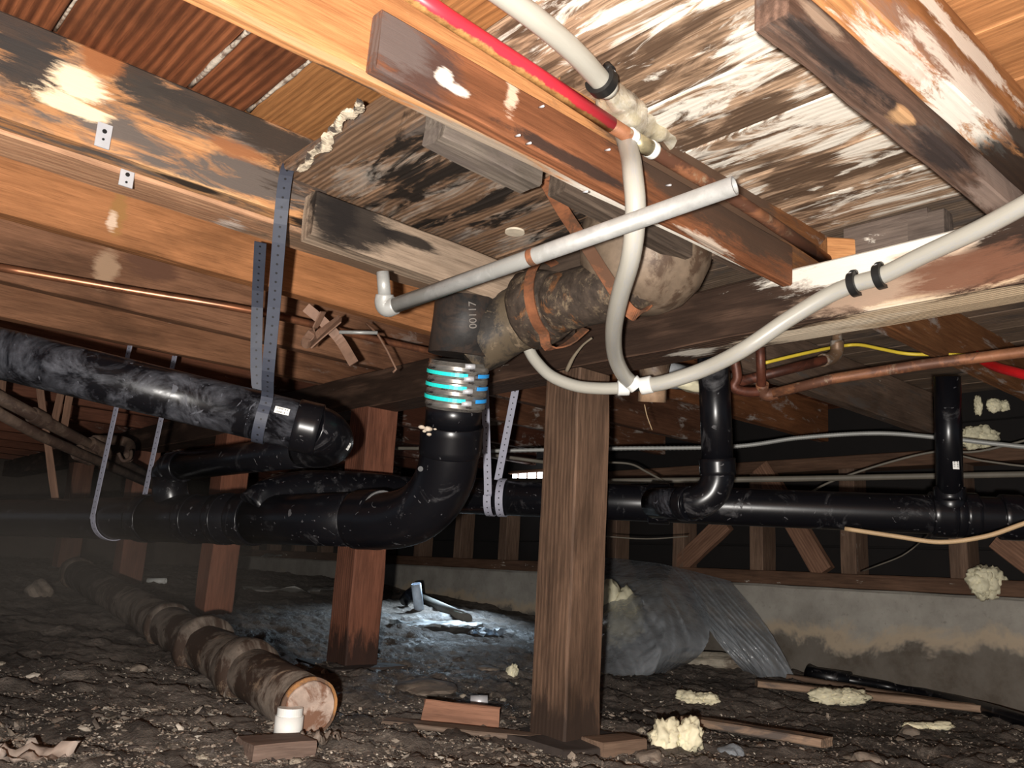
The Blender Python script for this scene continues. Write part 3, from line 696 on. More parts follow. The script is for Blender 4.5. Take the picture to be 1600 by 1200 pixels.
# ------------------------------------------------------------------ cast iron tee, drain and flange
t = thing('iron_drain_tee', on(730, 520, 1.62), 'dark cast iron sanitary tee above the banded coupling', 'pipe')
brl = tube('tee_barrel', [on(733, 447, 1.63), on(727, 500, 1.625), on(720, 556, 1.62)], .0605, IRON2, t, seg=36, radii=[.062, .0615, .0625], bumpy=.0015)
tube('tee_arm', [on(724, 556, 1.625), on(752, 532, 1.628), on(795, 505, 1.62), on(842, 484, 1.60)], .05, IRON3, t, seg=32, radii=[.050, .060, .060, .061], smooth=5, bumpy=.003)
tube('tee_web', [on(732, 560, 1.615), on(780, 530, 1.605), on(832, 512, 1.595)], .012, IRON, t, seg=12, radii=[.006, .016, .012], smooth=4, bumpy=.004)
fnt = bpy.data.curves.new('txt', 'FONT'); fnt.body = '00117'; fnt.size = .020; fnt.extrude = .001; fnt.align_x = 'CENTER'
fo = bpy.data.objects.new('cast_number', fnt); COL.objects.link(fo)
dg = bpy.context.evaluated_depsgraph_get(); fme = bpy.data.meshes.new_from_object(fo.evaluated_get(dg)); bpy.data.objects.remove(fo)
c = on(744, 492, 1.5615); nn = (-c+rt*.35).normalized(); ux = (up*1-rt*.05); ux = (ux-nn*ux.dot(nn)).normalized(); uy = nn.cross(ux)
fme.materials.clear()
o = link('cast_number', fme, simple('cast_letters', (.16, .14, .12), .6), brl, Matrix(((ux.x, uy.x, nn.x, c.x), (ux.y, uy.y, nn.y, c.y), (ux.z, uy.z, nn.z, c.z), (0, 0, 0, 1))))
t = thing('iron_closet_bend', on(930, 460, 1.5), 'rusty thick cast iron drain running from the tee to the flange under the joist', 'pipe')
tube('hub', [on(822, 488, 1.61), on(828, 486, 1.605), on(852, 479, 1.585), on(874, 474, 1.563)], .06, IRON, t, seg=36, radii=[.066, .073, .071, .059], bumpy=.004)
tube('barrel', [on(865, 476, 1.57), on(915, 463, 1.53), on(960, 451, 1.50), on(1000, 437, 1.48), on(1020, 415, 1.47)], .055, IRON, t, seg=40, bumpy=.003, smooth=5, radii=[.055, .054, .053, .05, .046])
t = thing('closet_flange', on(1035, 430, 1.47), 'flared brown flange bowl hanging under the floor beside the dark block', 'pipe')
fb = on(1003, 484, 1.485)
lathe('bowl', [(.012, 0), (.045, .004), (.075, .022), (.100, .052), (.113, .085), (.117, .12), (.117, .16)], fb, V((.05, 0.0, 1)), LEAD, t, seg=48, bumpy=.002)
ring_on('rim', fb+V((.008, 0, .165)), V((.05, 0, 1)), .121, .012, LEAD, t, seg=48)
# rusty straps
t = thing('rusty_hanger', on(900, 350, 1.45), 'rusty twisted steel strap slanting across the iron drain', 'strap')
strap('band', [on(852, 281, 1.30), on(880, 330, 1.36), on(912, 378, 1.42), on(945, 430, 1.41), on(978, 480, 1.405), on(996, 492, 1.41), on(1012, 480, 1.43)], .021, .003, (rt*.8+up*.5).normalized(), RUST, t)
strap('band_twist', [on(852, 281, 1.30), on(868, 290, 1.32), on(885, 315, 1.36)], .03, .003, (rt*.5-fw*.6).normalized(), RUST, t)
t = thing('rusty_hanger', on(870, 480, 1.55), 'rusty hoop strap looped under the iron drain hub', 'strap')
cc = on(862, 470, 1.575); axd = (on(960, 455, 1.5)-on(865, 476, 1.57)).normalized(); e2 = (V((0, 0, 1))-axd*axd.z).normalized(); e1 = axd.cross(e2)
if e1.dot(cc) > 0: e1 = -e1
P = [cc+(e1*math.cos(a)+e2*math.sin(a))*.0755 for a in [math.radians(q) for q in range(110, -75, -15)]]
P += [cc+e1*.012-e2*.094, cc-e1*.02-e2*.082+axd*.02, cc-e1*.045-e2*.05+axd*.045]
strap('band', P, .020, .003, axd, RUST, t, smooth=3)

# banded coupling
t = thing('banded_coupling', on(712, 600, 1.622), 'shiny stainless coupling with painted teal reflections joining iron tee to black pipe', 'coupling')
ca, cb = on(718, 560, 1.62), on(710, 640, 1.628); cd = (cb-ca)
tube('shield', [ca+cd*.05, ca+cd*.97], .0565, STAINL, t, seg=44)
fr = frame(ca, cb, rt)
for k in range(4):
    c0 = ca+cd*(.17+.235*k); cbnd = ring_on('clamp_band', c0, cd, .0578, .0105, STAINL, t, seg=44)
    a0 = c0 - fw*.054 + rt*.024
    tube('screw_housing', [a0-rt*.009, a0+rt*.009+fw*.004], .0052, STEEL, cbnd, seg=10)
for k in range(3):  # coloured reflections on the steel shield, painted as thin strips
    c0 = ca+cd*(.28+.24*k)
    dn = cd.normalized(); e = (-fw-dn*(-fw).dot(dn)).normalized(); s_ = dn.cross(e)
    if s_.dot(rt) < 0: s_ = -s_
    def arc(a0, a1): return [c0+(e*math.cos(math.radians(a))+s_*math.sin(math.radians(a)))*.0585 for a in [a0+(a1-a0)*i/14 for i in range(15)]]
    strap('teal_glint', arc(-88, 22), .0068, .0016, dn, TEAL, t, smooth=0)['label'] = 'teal reflection painted as a bright strip'
    strap('blue_glint', arc(44, 88), .0068, .0016, dn, BLUE_GLINT, t, smooth=0)['label'] = 'blue end of the painted reflection'

# ------------------------------------------------------------------ hanger straps
def hang(name, c, axis, r, tA, tB, width, mat, label, off=0):
    ax = axis.normalized(); e2 = (V((0, 0, 1))-ax*ax.z).normalized(); e1 = ax.cross(e2)
    if e1.dot(c) > 0: e1 = -e1
    rr = r+.0025; P = []
    if isinstance(tA, V): tA = [tA]
    if isinstance(tB, V): tB = [tB]
    P += tA
    d = (tA[-1]-c).dot(e1)
    P += [c+e1*rr+e2*.03, c+e1*rr]
    P += [c+(e1*math.cos(math.radians(a))+e2*math.sin(math.radians(a)))*rr for a in range(-20, -180, -20)]
    P += [c-e1*rr+ax*off, c-e1*rr+e2*.03+ax*off]
    P += tB
    t = thing(name, tA[0], label, 'strap')
    strap('band', P, width, .0022, ax, mat, t, smooth=4)
    return t, P
hang('hanger_strap', on(413, 652, 1.556), ad, .0445, [ony(462, 258, 1.218), ony(452, 258, 1.205), ony(445, 285, 1.200), on(438, 350, 1.36), on(428, 480, 1.42), on(419, 580, 1.46)], [on(402, 600, 1.60), on(402, 480, 1.60), onz(407, 379, .542)], .021, STRAPD, 'dark grey perforated strap looped from the left joist under the upper black pipe')
hang('hanger_strap', cpt(178), cpt(178)-cpt(160), .056, ony(203, 540, 2.39), ony(273, 556, 2.39), .020, STRAPL, 'light grey perforated strap carrying the lower black pipe at far left', off=.03)
hang('hanger_strap', ep(768), ed, .0435, [on(757, 585, 2.12)], [on(812, 575, 2.2)], .019, STRAPL, 'light grey perforated strap behind the banded coupling', off=.0)
strapx = thing('hanger_strap', on(785, 745, 2.1), 'short light grey strap tail wrapped round the main pipe beside the long strap', 'strap')
c = ep(786); e2 = (V((0, 0, 1))-ed*ed.z).normalized(); e1 = ed.cross(e2)
if e1.dot(c) > 0: e1 = -e1
strap('band', [c+(e1*math.cos(math.radians(a))+e2*math.sin(math.radians(a)))*.0465 for a in range(80, -181, -20)], .019, .002, ed, STRAPL, strapx, smooth=3)

# ------------------------------------------------------------------ supply pipes
t = thing('galvanised_pipe', on(604, 470, 1.5), 'grey galvanised pipe with open end crossing the middle of the ceiling', 'pipe')
H0, H1 = on(612, 479, 1.3), on(1148, 290, 1.0)
tube('pipe', [H0, H1], .0117, GALV, t, seg=28, hollow=.80)
Hm = H0+(H1-H0)*.475; ring_on('stain_ring', Hm, H1-H0, .0119, .010, RUST, t, seg=28)['label'] = 'rust-brown ring'
tube('elbow', [on(601, 460, 1.302), on(601, 473, 1.303), on(606, 480, 1.302), on(618, 477, 1.297)], .0145, GALV, t, seg=24, smooth=5, radii=[.0135, .0152, .0152, .0135])
tube('riser', [on(598, 425, 1.305), on(601, 462, 1.303)], .0098, GALV, t, seg=20)

def pt(L): return [on(*p) for p in L]
t = thing('white_supply_tube', on(985, 602, 1.60), 'translucent white plastic supply tubing meeting at a tee below the girder', 'tube')
tube('drop_tube', pt([(972, 200, 1.26), (984, 240, 1.19), (989, 275, 1.14), (993, 330, 1.13), (986, 400, 1.17), (968, 465, 1.27), (959, 515, 1.38), (961, 555, 1.49), (972, 582, 1.55), (985, 597, 1.585)]), .0138, PEX, t, seg=22, smooth=6)
tube('left_tube', pt([(980, 606, 1.60), (940, 607, 1.62), (900, 603, 1.64), (862, 588, 1.66), (838, 565, 1.68), (826, 545, 1.69), (818, 520, 1.70)]), .0115, PEX, t, seg=20, smooth=6)
tube('right_tube', [on(1003, 603, 1.58), on(1040, 597, 1.56), on(1100, 577, 1.53), on(1160, 547, 1.48), onx(1230, 500, GX-.035), onx(1290, 464, GX-.022), onx(1335, 444, GX-.018), onx(1375, 432, GX-.018), onx(1440, 400, GX-.024), onx(1520, 363, GX-.035), onx(1570, 337, GX-.045), onx(1640, 298, GX-.06), onx(1740, 240, GX-.08), onx(1900, 170, GX-.09)], .0138, PEX, t, seg=22, smooth=6)
ring_on('crimp_ring', on(974, 606, 1.60), rt, .0145, .022, WHITEP, t); ring_on('crimp_ring', on(991, 600, 1.58), on(996, 608, 1.58)-on(980, 590, 1.58), .0150, .018, WHITEP, t)
ring_on('crimp_ring', on(1010, 602, 1.575), on(1020, 600, 1.57)-on(1000, 604, 1.58), .0160, .022, WHITEP, t)
tube('tee_fitting', [on(978, 606, 1.60), on(1004, 603, 1.58)], .009, BLK, t, seg=16)
t = thing('white_supply_tube', on(900, 80, 1.1), 'bright white plastic tube coming down from the top edge to a black clip', 'tube')
tube('tube', pt([(740, -40, .93), (790, -5, .96), (850, 40, 1.0), (900, 84, 1.05), (935, 122, 1.10), (953, 142, 1.12)]), .0138, PEX, t, seg=24, smooth=6, hollow=.75)
t = thing('plastic_wrap', on(1000, 180, 1.22), 'crumpled yellowish clear plastic wrap hanging under the white tube', 'wrap')
def wrap_mat():
    s = NT('clear_wrap', .15, 0, .8); n1 = s.noise(s.coord(), 30, 5, .7)
    s.b.inputs['Transmission Weight'].default_value = .35
    s.b.inputs['Alpha'].default_value = .82
    return s.out(s.mix(s.ramp(n1, .4, .6), (.70, .62, .42), (.86, .80, .66)), n1, .8, .004)
WRAP = wrap_mat()
tube('sleeve', pt([(947, 134, 1.15), (965, 165, 1.20), (985, 190, 1.25), (1015, 196, 1.30), (1050, 205, 1.33)]), .02, WRAP, t, seg=30, smooth=7, radii=[.0155, .024, .027, .020, .026], bumpy=.012, caps=False)
# clips
def clip(name, c, axis, r, label, gap=150, rot=0, w=.012, screws=True):
    ax = axis.normalized(); n = (-c-ax*(-c).dot(ax)).normalized(); b = ax.cross(n); t = thing(name, c, label, 'clip')
    P = [c+(n*math.cos(math.radians(a))+b*math.sin(math.radians(a)))*(r+.0035) for a in range(-gap//2-30+rot, gap//2+31+rot, 15)]
    strap('jaw', P, w, .006, ax, BLK, t, smooth=2)
    if screws:
        q = P[0]; ft_ = tube('foot', [q, q-n*.012], .006, BLK, t, seg=10)
        q2 = P[0]+n*.002; tube('screw', [q2, q2+n*.004], .0032, STEEL, ft_, seg=10)
    return t
clip('tube_clip', on(940, 127, 1.105), on(953, 142, 1.12)-on(900, 84, 1.05), .0142, 'black plastic clip around the bright white tube', gap=170, rot=20, w=.014)
tdir = onx(1375, 432, GX-.018)-onx(1335, 444, GX-.018)
clip('tube_clip', onx(1336, 444, GX-.018), tdir, .0142, 'left of two black clips holding the white tube on the girder', gap=120)
clip('tube_clip', onx(1376, 432, GX-.018), tdir, .0142, 'right of two black clips holding the white tube on the girder', gap=120)
# red painted / copper pipe along the centre joist
t = thing('red_and_copper_pipe', ony(830, 110, .715), 'copper pipe with a red painted length running along the centre joist', 'pipe')
RP_OFF = 1.22
s = NT('red_painted_copper', .4, .0, .5); oc = s.coord(); sx = s.n('ShaderNodeSeparateXYZ'); s.l(s.coord('UV'), sx.inputs[0])
n1 = s.noise(oc, 45, 6, .7); v = s.math('ADD', s.math('ABSOLUTE', s.math('SUBTRACT', s.math('FRACT', s.math('ADD', sx.outputs[1], RP_OFF)), .5)), s.math('MULTIPLY', s.math('SUBTRACT', n1, .5), .22))
REDC = s.out(s.mix(s.ramp(v, .25, .285), (.62, .03, .05), s.mix(s.ramp(n1, .4, .6), (.22, .11, .035), (.50, .26, .09))))
rp = lambda x, y: ony(x, y, .733)
tube('painted_pipe', [rp(610, -32), rp(700, 28), rp(830, 112), rp(955, 195)], .0108, REDC, t, seg=24)
tube('copper_length', [rp(935, 182), rp(1000, 224), rp(1160, 318), rp(1300, 412)], .0105, COPPERD, t, seg=22)
ring_on('solder_collar', rp(986, 215), rp(1000, 224)-rp(955, 195), .0130, .012, WHITEP, t); ring_on('solder_collar', rp(1018, 234), rp(1000, 224)-rp(955, 195), .0130, .012, WHITEP, t)
tube('brass_coupling', [rp(990, 218), rp(1014, 232)], .0122, simple('brass_old', (.42, .36, .22), .4, .5, .3, 60), t, seg=20)
t = tag(tube('copper_pipe', [onz(-30, 413, .535), onz(200, 453, .532), onz(390, 485, .530), onz(560, 524, .532), onz(690, 553, .53)], .0085, COPPER, smooth=4), 'thin bright copper pipe running under the left joists', 'pipe')

rcl = t = thing('rusty_copper_line', on(1300, 570, 2.0), 'pitted copper line with short riser below the girder at right', 'pipe')
tube('run', [on(1208, 615, 1.92), on(1300, 592, 1.86), on(1440, 570, 1.78), on(1640, 545, 1.66), on(2100, 470, 1.3)], .0115, COPPERD, t, seg=18)
tube('elbow', [on(1191, 600, 1.92), on(1192, 612, 1.93), on(1200, 617, 1.93), on(1215, 614, 1.92)], .0145, COPPERD, t, seg=16, smooth=4)
tube('riser', [on(1187, 520, 1.92), on(1190, 604, 1.92)], .0105, BROWNP, t, seg=16)
t = thing('iron_stub_pipe', on(1305, 540, 2.1), 'grey elbowed iron pipe stub under the girder with yellow cable behind', 'pipe')
tube('riser', [on(1308, 500, 2.03), on(1308, 535, 2.03)], .0115, GALV2, t, seg=16)
tube('elbow', [on(1308, 532, 2.03), on(1307, 550, 2.03), on(1298, 560, 2.02), on(1285, 563, 2.0)], .0155, GALV2, t, seg=18, smooth=4)
tube('run', [on(1290, 562, 2.0), on(1220, 580, 2.0), on(1150, 598, 2.0)], .012, BROWNP, t, seg=14)
tag(tube('yellow_cable', pt([(1195, 567, 2.03), (1240, 556, 2.05), (1290, 545, 2.08), (1320, 540, 2.12), (1345, 539, 2.1), (1380, 546, 2.05), (1420, 553, 2.0), (1480, 554, 1.98), (1530, 556, 1.95)]), .0042, YELL, smooth=5, seg=10), 'yellow cable sagging across the bay at right', 'cable')
t = thing('red_supply_tube', on(1560, 570, 1.9), 'red plastic tube with a steel coupling entering from the right edge', 'tube')
tube('red_length', pt([(1515, 548, 2.12), (1545, 568, 2.05), (1580, 580, 1.95), (1650, 592, 1.85), (1900, 600, 1.6)]), .0115, REDP, t, smooth=5, seg=18)
tube('old_length', pt([(1440, 505, 2.3), (1500, 540, 2.16)]), .012, BROWNP, t, seg=16)
ring_on('steel_coupling', on(1508, 544, 2.14), on(1530, 556, 2.1)-on(1500, 540, 2.16), .0165, .035, STEEL, t)
# cleanout / iron hub behind girder under tube
t = thing('iron_cleanout', on(1025, 610, 1.9), 'tan cast iron cleanout with plug just below the girder', 'fitting')
tube('neck', pt([(1022, 560, 1.92), (1022, 600, 1.9)]), .034, LEAD, t, seg=24, radii=[.040, .027])
tube('plug', pt([(1020, 605, 1.9), (1019, 628, 1.9)]), .0315, simple('tan_iron', (.36, .23, .14), .7, 0, .3, 30), t, seg=8)
tube('arm', pt([(1030, 585, 1.93), (1075, 590, 2.0)]), .030, simple('grey_iron', (.26, .27, .28), .7, 0, .3, 30), t, seg=20)
blob('foam_bead', on(1080, 603, 1.93), (.045, .025, .012), FOAM, t, sub=3, amp=.5, rid=.6)
tube('hook_end', pt([(1143, 520, 1.93), (1148, 560, 1.93), (1152, 590, 1.93), (1146, 605, 1.93), (1165, 612, 1.93), (1190, 612, 1.93)]), .011, BROWNP, rcl, smooth=4, seg=12)

# cables at the back
cv = simple('flex_conduit', (.34, .34, .32), .5, .2, .1)
P = catmull(pt([(700, 706, 2.75), (945, 701, 2.7), (1140, 698, 2.62), (1250, 684, 2.55), (1370, 677, 2.48), (1470, 684, 2.42), (1560, 694, 2.36), (1650, 702, 2.3), (2000, 725, 2.1)]), 60)
tag(tube('flexible_conduit', P, .0065, cv, seg=8, radii=[.0062+.0010*(i % 2) for i in range(len(P))]), 'silvery ribbed flexible conduit crossing the dark bay', 'conduit')
tag(tube('rear_pipe', pt([(600, 750, 2.9), (945, 752, 2.8), (1250, 748, 2.65), (1650, 740, 2.45), (2100, 730, 2.2)]), .009, GREYW, seg=12), 'thin dull horizontal pipe behind the main black pipe', 'pipe')
tag(tube('rear_pipe', pt([(600, 700, 3.0), (700, 703, 2.9), (850, 722, 2.8)]), .006, GREYW, seg=8, smooth=4), 'thin pale pipe behind the second post', 'pipe')
tag(tube('tan_cord', pt([(1320, 826, 1.83), (1400, 838, 1.78), (1470, 847, 1.74), (1540, 838, 1.70), (1600, 818, 1.68), (1660, 800, 1.66), (1800, 740, 1.6), (1950, 640, 1.5)]), .0048, TAN, smooth=6, seg=10), 'flat tan cord drooping in front of the main black pipe at right', 'cord')
tag(tube('grey_cable', pt([(1265, 770, 2.7), (1300, 752, 2.65), (1380, 725, 2.6), (1460, 706, 2.55), (1530, 705, 2.5), (1650, 675, 2.4), (1850, 620, 2.2)]), .0035, GREYW, smooth=5, seg=8), 'thin grey cord rising to the right behind the clean black riser', 'cord')
tag(tube('grey_cable', pt([(945, 722, 2.8), (985, 725, 2.78), (1010, 737, 2.75), (1045, 756, 2.7)]), .0035, GREYW, smooth=5, seg=8), 'thin grey cord right behind the nearest post', 'cord')
tag(tube('grey_cable', pt([(1500, 712, 2.45), (1550, 722, 2.4), (1650, 728, 2.35), (1900, 700, 2.2)]), .003, GREYW, smooth=5, seg=8), 'thin grey cord sagging at the right edge', 'cord')
tag(tube('hanging_string', pt([(1007, 632, 1.95), (1011, 650, 1.95), (1019, 672, 1.95)]), .0012, TAN, smooth=4, seg=6), 'short string hanging below the tan cleanout', 'string')
tag(tube('hanging_root', pt([(925, 528, 1.72), (910, 540, 1.73), (895, 560, 1.74), (885, 580, 1.75)]), .003, simple('root', (.2, .16, .11), .8), smooth=5, seg=8, bumpy=.002), 'grey fibrous cobweb strand hanging off the girder', 'root')
for k in range(7):
    x0 = random.uniform(1000, 1560); 
    pass
# far wires below sill
for k, (pts_, lb) in enumerate((([(945, 838, 2.9), (1010, 842, 2.9), (1075, 838, 2.9)], 'thin wire low behind the nearest post'), ([(1345, 893, 2.86), (1370, 884, 2.75), (1410, 868, 2.7), (1440, 845, 2.6), (1470, 815, 1.95)], 'thin wire slanting down near the sill'))):
    tag(tube('thin_wire', pt(pts_), .0022, GREYW, smooth=4, seg=6), lb, 'wire')

# left rusty supply pair, hangers
OLDI = simple('old_iron', (.12, .078, .055), .75, 0, .35, 30, (.07, .04, .028), .5, dirt=(.2, .16, .12), dcov=.25)
t = thing('old_iron_pipe', on(100, 670, 2.7), 'upper of two old brown iron pipes at far left', 'pipe')
tube('run', pt([(-40, 600, 2.45), (80, 664, 2.7), (250, 752, 3.2)]), .019, OLDI, t, seg=16, radii=[.020, .019, .016])
ring_on('tee', on(150, 702, 2.88), on(250, 752, 3.2)-on(80, 664, 2.7), .030, .08, OLDI, t)
ring_on('coupling', on(60, 653, 2.66), on(250, 752, 3.2)-on(80, 664, 2.7), .025, .06, OLDI, t)
t = thing('old_iron_pipe', on(60, 690, 2.6), 'lower of two old brown iron pipes at far left', 'pipe')
tube('run', pt([(-40, 625, 2.35), (60, 680, 2.6), (240, 758, 3.1)]), .016, OLDI, t, seg=16)
ring_on('tee', on(132, 711, 2.82), on(240, 758, 3.1)-on(60, 680, 2.6), .026, .07, OLDI, t)
tube('branch_elbow', pt([(148, 688, 2.95), (185, 688, 3.1), (203, 695, 3.1), (200, 715, 3.0)]), .018, OLDI, t, seg=14, smooth=4)
tube('hook_clamp', pt([(185, 708, 2.8), (192, 720, 2.8), (203, 716, 2.82), (205, 704, 2.85)]), .006, OLDI, t, seg=10, smooth=4)
brn = W((.22, .12, .08), (.3, .17, .11), .2, .2)
for i, (x1, y1, x2, y2, d, lb) in enumerate(((60, 590, 88, 790, 2.75, 'brown wooden hanger strip at far left, crossing the old pipes'), (98, 600, 85, 660, 2.7, 'short brown hanger strip behind the old pipes'), (112, 600, 100, 668, 2.72, 'second short brown hanger strip behind the old pipes'), (6, 575, 0, 640, 2.6, 'brown hanger strip at the left edge'))):
    tag(beam('hanger_strip', on(x1, y1, d), on(x2, y2, d+.05), .024, .005, brn, upv=-fw), lb, 'strip')
# crossed metal straps under the left joists
t = thing('crossed_hanger', on(515, 525, 1.9), 'crossed brown steel hanger pieces nailed under the left joists', 'hanger')
BRS = simple('brown_steel', (.26, .15, .10), .6, .2, .25, 30)
strap('arm', pt([(478, 480, 1.86), (505, 503, 1.87), (530, 530, 1.88), (553, 568, 1.86)]), .022, .003, (rt+up*.4).normalized(), BRS, t)
strap('arm', pt([(505, 487, 1.84), (492, 512, 1.85), (477, 532, 1.85), (482, 538, 1.86), (500, 520, 1.87), (530, 497, 1.85)]), .018, .003, (rt*.5+up*.7).normalized(), BRS, t)
strap('arm', pt([(487, 541, 1.85), (510, 520, 1.84), (533, 500, 1.83)]), .022, .003, (rt*.6+up*.6).normalized(), BRS, t)
tag(tube('bent_wire', pt([(572, 505, 1.9), (590, 522, 1.88), (605, 548, 1.86), (619, 577, 1.84), (614, 582, 1.84)]), .0025, BRS, seg=8), 'thin bent rod hanging by the elbow of the grey pipe', 'rod')
tag(tube('nail_rod', pt([(530, 519, 1.85), (590, 520, 1.86)]), .0042, GALV, seg=8), 'light grey short rod beside the crossed hanger', 'rod')
# metal clips on the left joist
for (x, y, h_, Y, lb) in ((161, 213, .036, 1.2215, 'upper shiny metal plate clip on the mottled joist'), (197, 280, .025, 1.27, 'lower metal plate clip below the mottled joist')):
    p = ony(x, y, Y); t = thing('metal_clip', p, lb, 'clip')
    pl_ = beam('plate', p+V((0, -.002, -h_/2)), p+V((0, -.002, h_/2)), .0022, .020, STEEL, t, upv=V((1, 0, 0)), seg=.01, amp=.0004, ch=.0005)
    q = p+V((0, -.0036, .006)); tube('nail_hole', [q, q-V((0, .001, 0))], .0032, BLK, pl_, seg=10)
    q = p+V((0, -.0036, -.006)); tube('nail_hole', [q, q-V((0, .001, 0))], .0018, BLK, pl_, seg=8)

# ------------------------------------------------------------------ old drain on the ground
t = thing('old_ground_drain', ong(470, 1130), 'old brown cast iron drain lying on the soil, broken end toward the camera', 'pipe')
def gd(x, y, r):  # centre of a pipe of radius r resting on ground where the photo shows its axis
    return ong(x, y, r*.8)
g0, g1 = gd(478, 1100, .056), gd(385, 1040, .056)
R_ = .056
gp = [gd(484, 1106, R_), gd(430, 1067, R_), gd(370, 1031, R_), gd(310, 993, R_), gd(235, 962, R_), gd(170, 928, R_), gd(110, 908, R_), gd(40, 893, R_)]
g_a, g_b = gp[0], gp[4]
def gl(s_): 
    L = (g_b-g_a); p = g_a+L*s_; p.z = max(p.z, hgt(p.x, p.y)+R_*.75); return p
gdv = (g_b-g_a).normalized()
tube('barrel', [gl(0), gl(.12), gl(.25), gl(.4), gl(.55), gl(.75), gl(1), gl(1.4), gl(2.0)], R_, IRONG, t, seg=36, bumpy=.003)
def gx_(x):
    lo, hi = -.2, 2.2
    for _ in range(50):
        m = (lo+hi)/2; p = gl(m); q = 800+F_PX*(p.dot(rt))/p.dot(fw)
        if q > x: lo = m
        else: hi = m
    return gl(lo)
for xx, ln, rr in ((383, .075, .073), (318, .05, .078), (262, .04, .066), (120, .08, .066)):
    c = gx_(xx); h = ln/2
    tube('hub', [c-gdv*h*1.3, c-gdv*h, c-gdv*h*.7, c+gdv*h*.6, c+gdv*h, c+gdv*h*1.6], rr, IRONG, t, seg=36, bumpy=.003, radii=[R_, rr*.96, rr, rr*.97, rr*.9, R_])
tube('broken_face', [gl(0)-gdv*.001, gl(0)-gdv*.006], .052, simple('mortar_plug', (.42, .32, .26), .85, 0, .35, 30, (.20, .10, .06), .5, bump=.8), t, seg=24, radii=[.0525, .048], bumpy=.004)['label'] = 'pink-grey crusted broken end'
tube('rust_rim', [gl(0)-gdv*.002, gl(0)+gdv*.012], .057, simple('orange_rust', (.34, .16, .055), .8, 0, .3, 30, (.12, .07, .045), .6), t, seg=36, bumpy=.002)
p = ong(449, 1152)
t = thing('plastic_pipe_lid', p, 'white plastic pipe cap standing in front of the broken drain end', 'cap')
tube('shell', [p+V((0, 0, -.005)), p+V((0, 0, .038))], .026, WHITEP, t, seg=32, hollow=.9)

# ------------------------------------------------------------------ foam, boards, rubble
def foam(x, y, r, seed, label, c=None, dz=.01, n=3):
    p = c or (ong(x, y)+V((0, 0, dz))); rnd = random.Random(seed)
    bm = bmesh.new()
    for k in range(n):
        ret = bmesh.ops.create_icosphere(bm, subdivisions=4, radius=1)
        off = (rt*rnd.uniform(-1, 1)*r[0]*.75+V((0, 0, 1))*rnd.uniform(-.2, .5)*r[2]) if n > 1 else V((0, 0, 0))
        if n > 1: off = off*.55+rt*r[0]*.62*((k/(n-1))*2-1)*.7
        f_ = rnd.uniform(.58, .85) if n > 1 else 1
        for v in ret['verts']:
            q = v.co*1.7+V((seed*3+k, 0, seed)); d = 1+.45*noise.noise(q)+.30*(.4-abs(noise.noise(q*2.5)))*2+.16*noise.noise(q*6)
            co = v.co*d*f_; v.co = rt*co.x*r[0]*1.0+fw*co.y*r[1]+V((0, 0, 1))*co.z*r[2]*1.3+off
    return tag(link('foam_chunk', from_bm(bm), FOAM, None, Matrix.Translation(p)), label, 'foam')
foam(1094, 1100, (.042, .03, .016), 1, 'cream foam lump on the soil right of the nearest post, pointed at its right end')
foam(1315, 1106, (.062, .035, .018), 2, 'long cream foam lump lying on the boards at right', dz=.03, n=5)
foam(1060, 1172, (.042, .034, .036), 3, 'nearest chunky white foam lump at the bottom of the frame', dz=.02, n=2)
foam(800, 1058, (.014, .014, .018), 4, 'small cream foam crumb left of the nearest post', n=1)
foam(0, 0, (.045, .03, .038), 5, 'foam blob bulging over the sill at the right', c=onx(1542, 912, WX-.02), n=4)
foam(0, 0, (.05, .03, .03), 6, 'foam blob on the top plate beside the clean black riser', c=onx(1528, 684, WX-.02), n=5)
foam(0, 0, (.03, .02, .02), 7, 'small foam drip above the top plate at right, upper one', c=onx(1562, 633, WX-.03), n=4)
foam(0, 0, (.012, .012, .02), 8, 'tiny foam drip left of the upper one', c=onx(1528, 634, WX-.03), n=1)
foam(1445, 1140, (.05, .02, .008), 9, 'thin flat foam strip on the soil at lower right', n=2)
# insulation in plastic
foam(0, 0, (.085, .07, .085), 10, 'cream insulation lump inside the plastic sheet', c=ong(962, 1020)+V((.02, .02, .13)), n=4)
def board(x1, y1, x2, y2, w, h, label, mat, dz=.012):
    a, b = ong(x1, y1), ong(x2, y2); a.z += dz; b.z += dz
    return tag(beam('loose_board', a, b, w, h, mat, amp=.002, ends=.006, seg=.02), label, 'board')
LB = W((.30, .20, .135), (.42, .29, .20), .3, .3, grey=.3)
board(1070, 1138, 1292, 1176, .055, .018, 'short pale board lying on the soil nearest the bottom right', LB, .02)
board(1182, 1078, 1533, 1118, .05, .020, 'long brown lath lying under the long foam lump', LB, .02)
board(1230, 1062, 1500, 1108, .04, .015, 'second lath just behind the one under the long foam lump', W((.16, .10, .07), (.24, .16, .11), .3, .3), .012)
board(600, 1132, 850, 1158, .05, .010, 'thin dirty lath left of the nearest post base', W((.14, .10, .075), (.22, .16, .12), .2, .4), .006)
board(925, 1178, 992, 1172, .07, .03, 'stub of brown wood at the foot of the nearest post', W((.16, .10, .07), (.24, .16, .11), .2, .3), .012)
board(380, 1182, 478, 1175, .08, .03, 'dark chunk of wood in front of the white cap', W((.13, .085, .065), (.2, .14, .11), .2, .3), .010)
a, b = ong(660, 1133), ong(778, 1140); a.z += .025; b.z += .018
tag(beam('wood_offcut', a, b, .018, .052, W((.24, .115, .07), (.32, .16, .10), .3, .3), amp=.003, ends=.008, seg=.015), 'reddish broken wood offcut standing on edge on the soil', 'board')
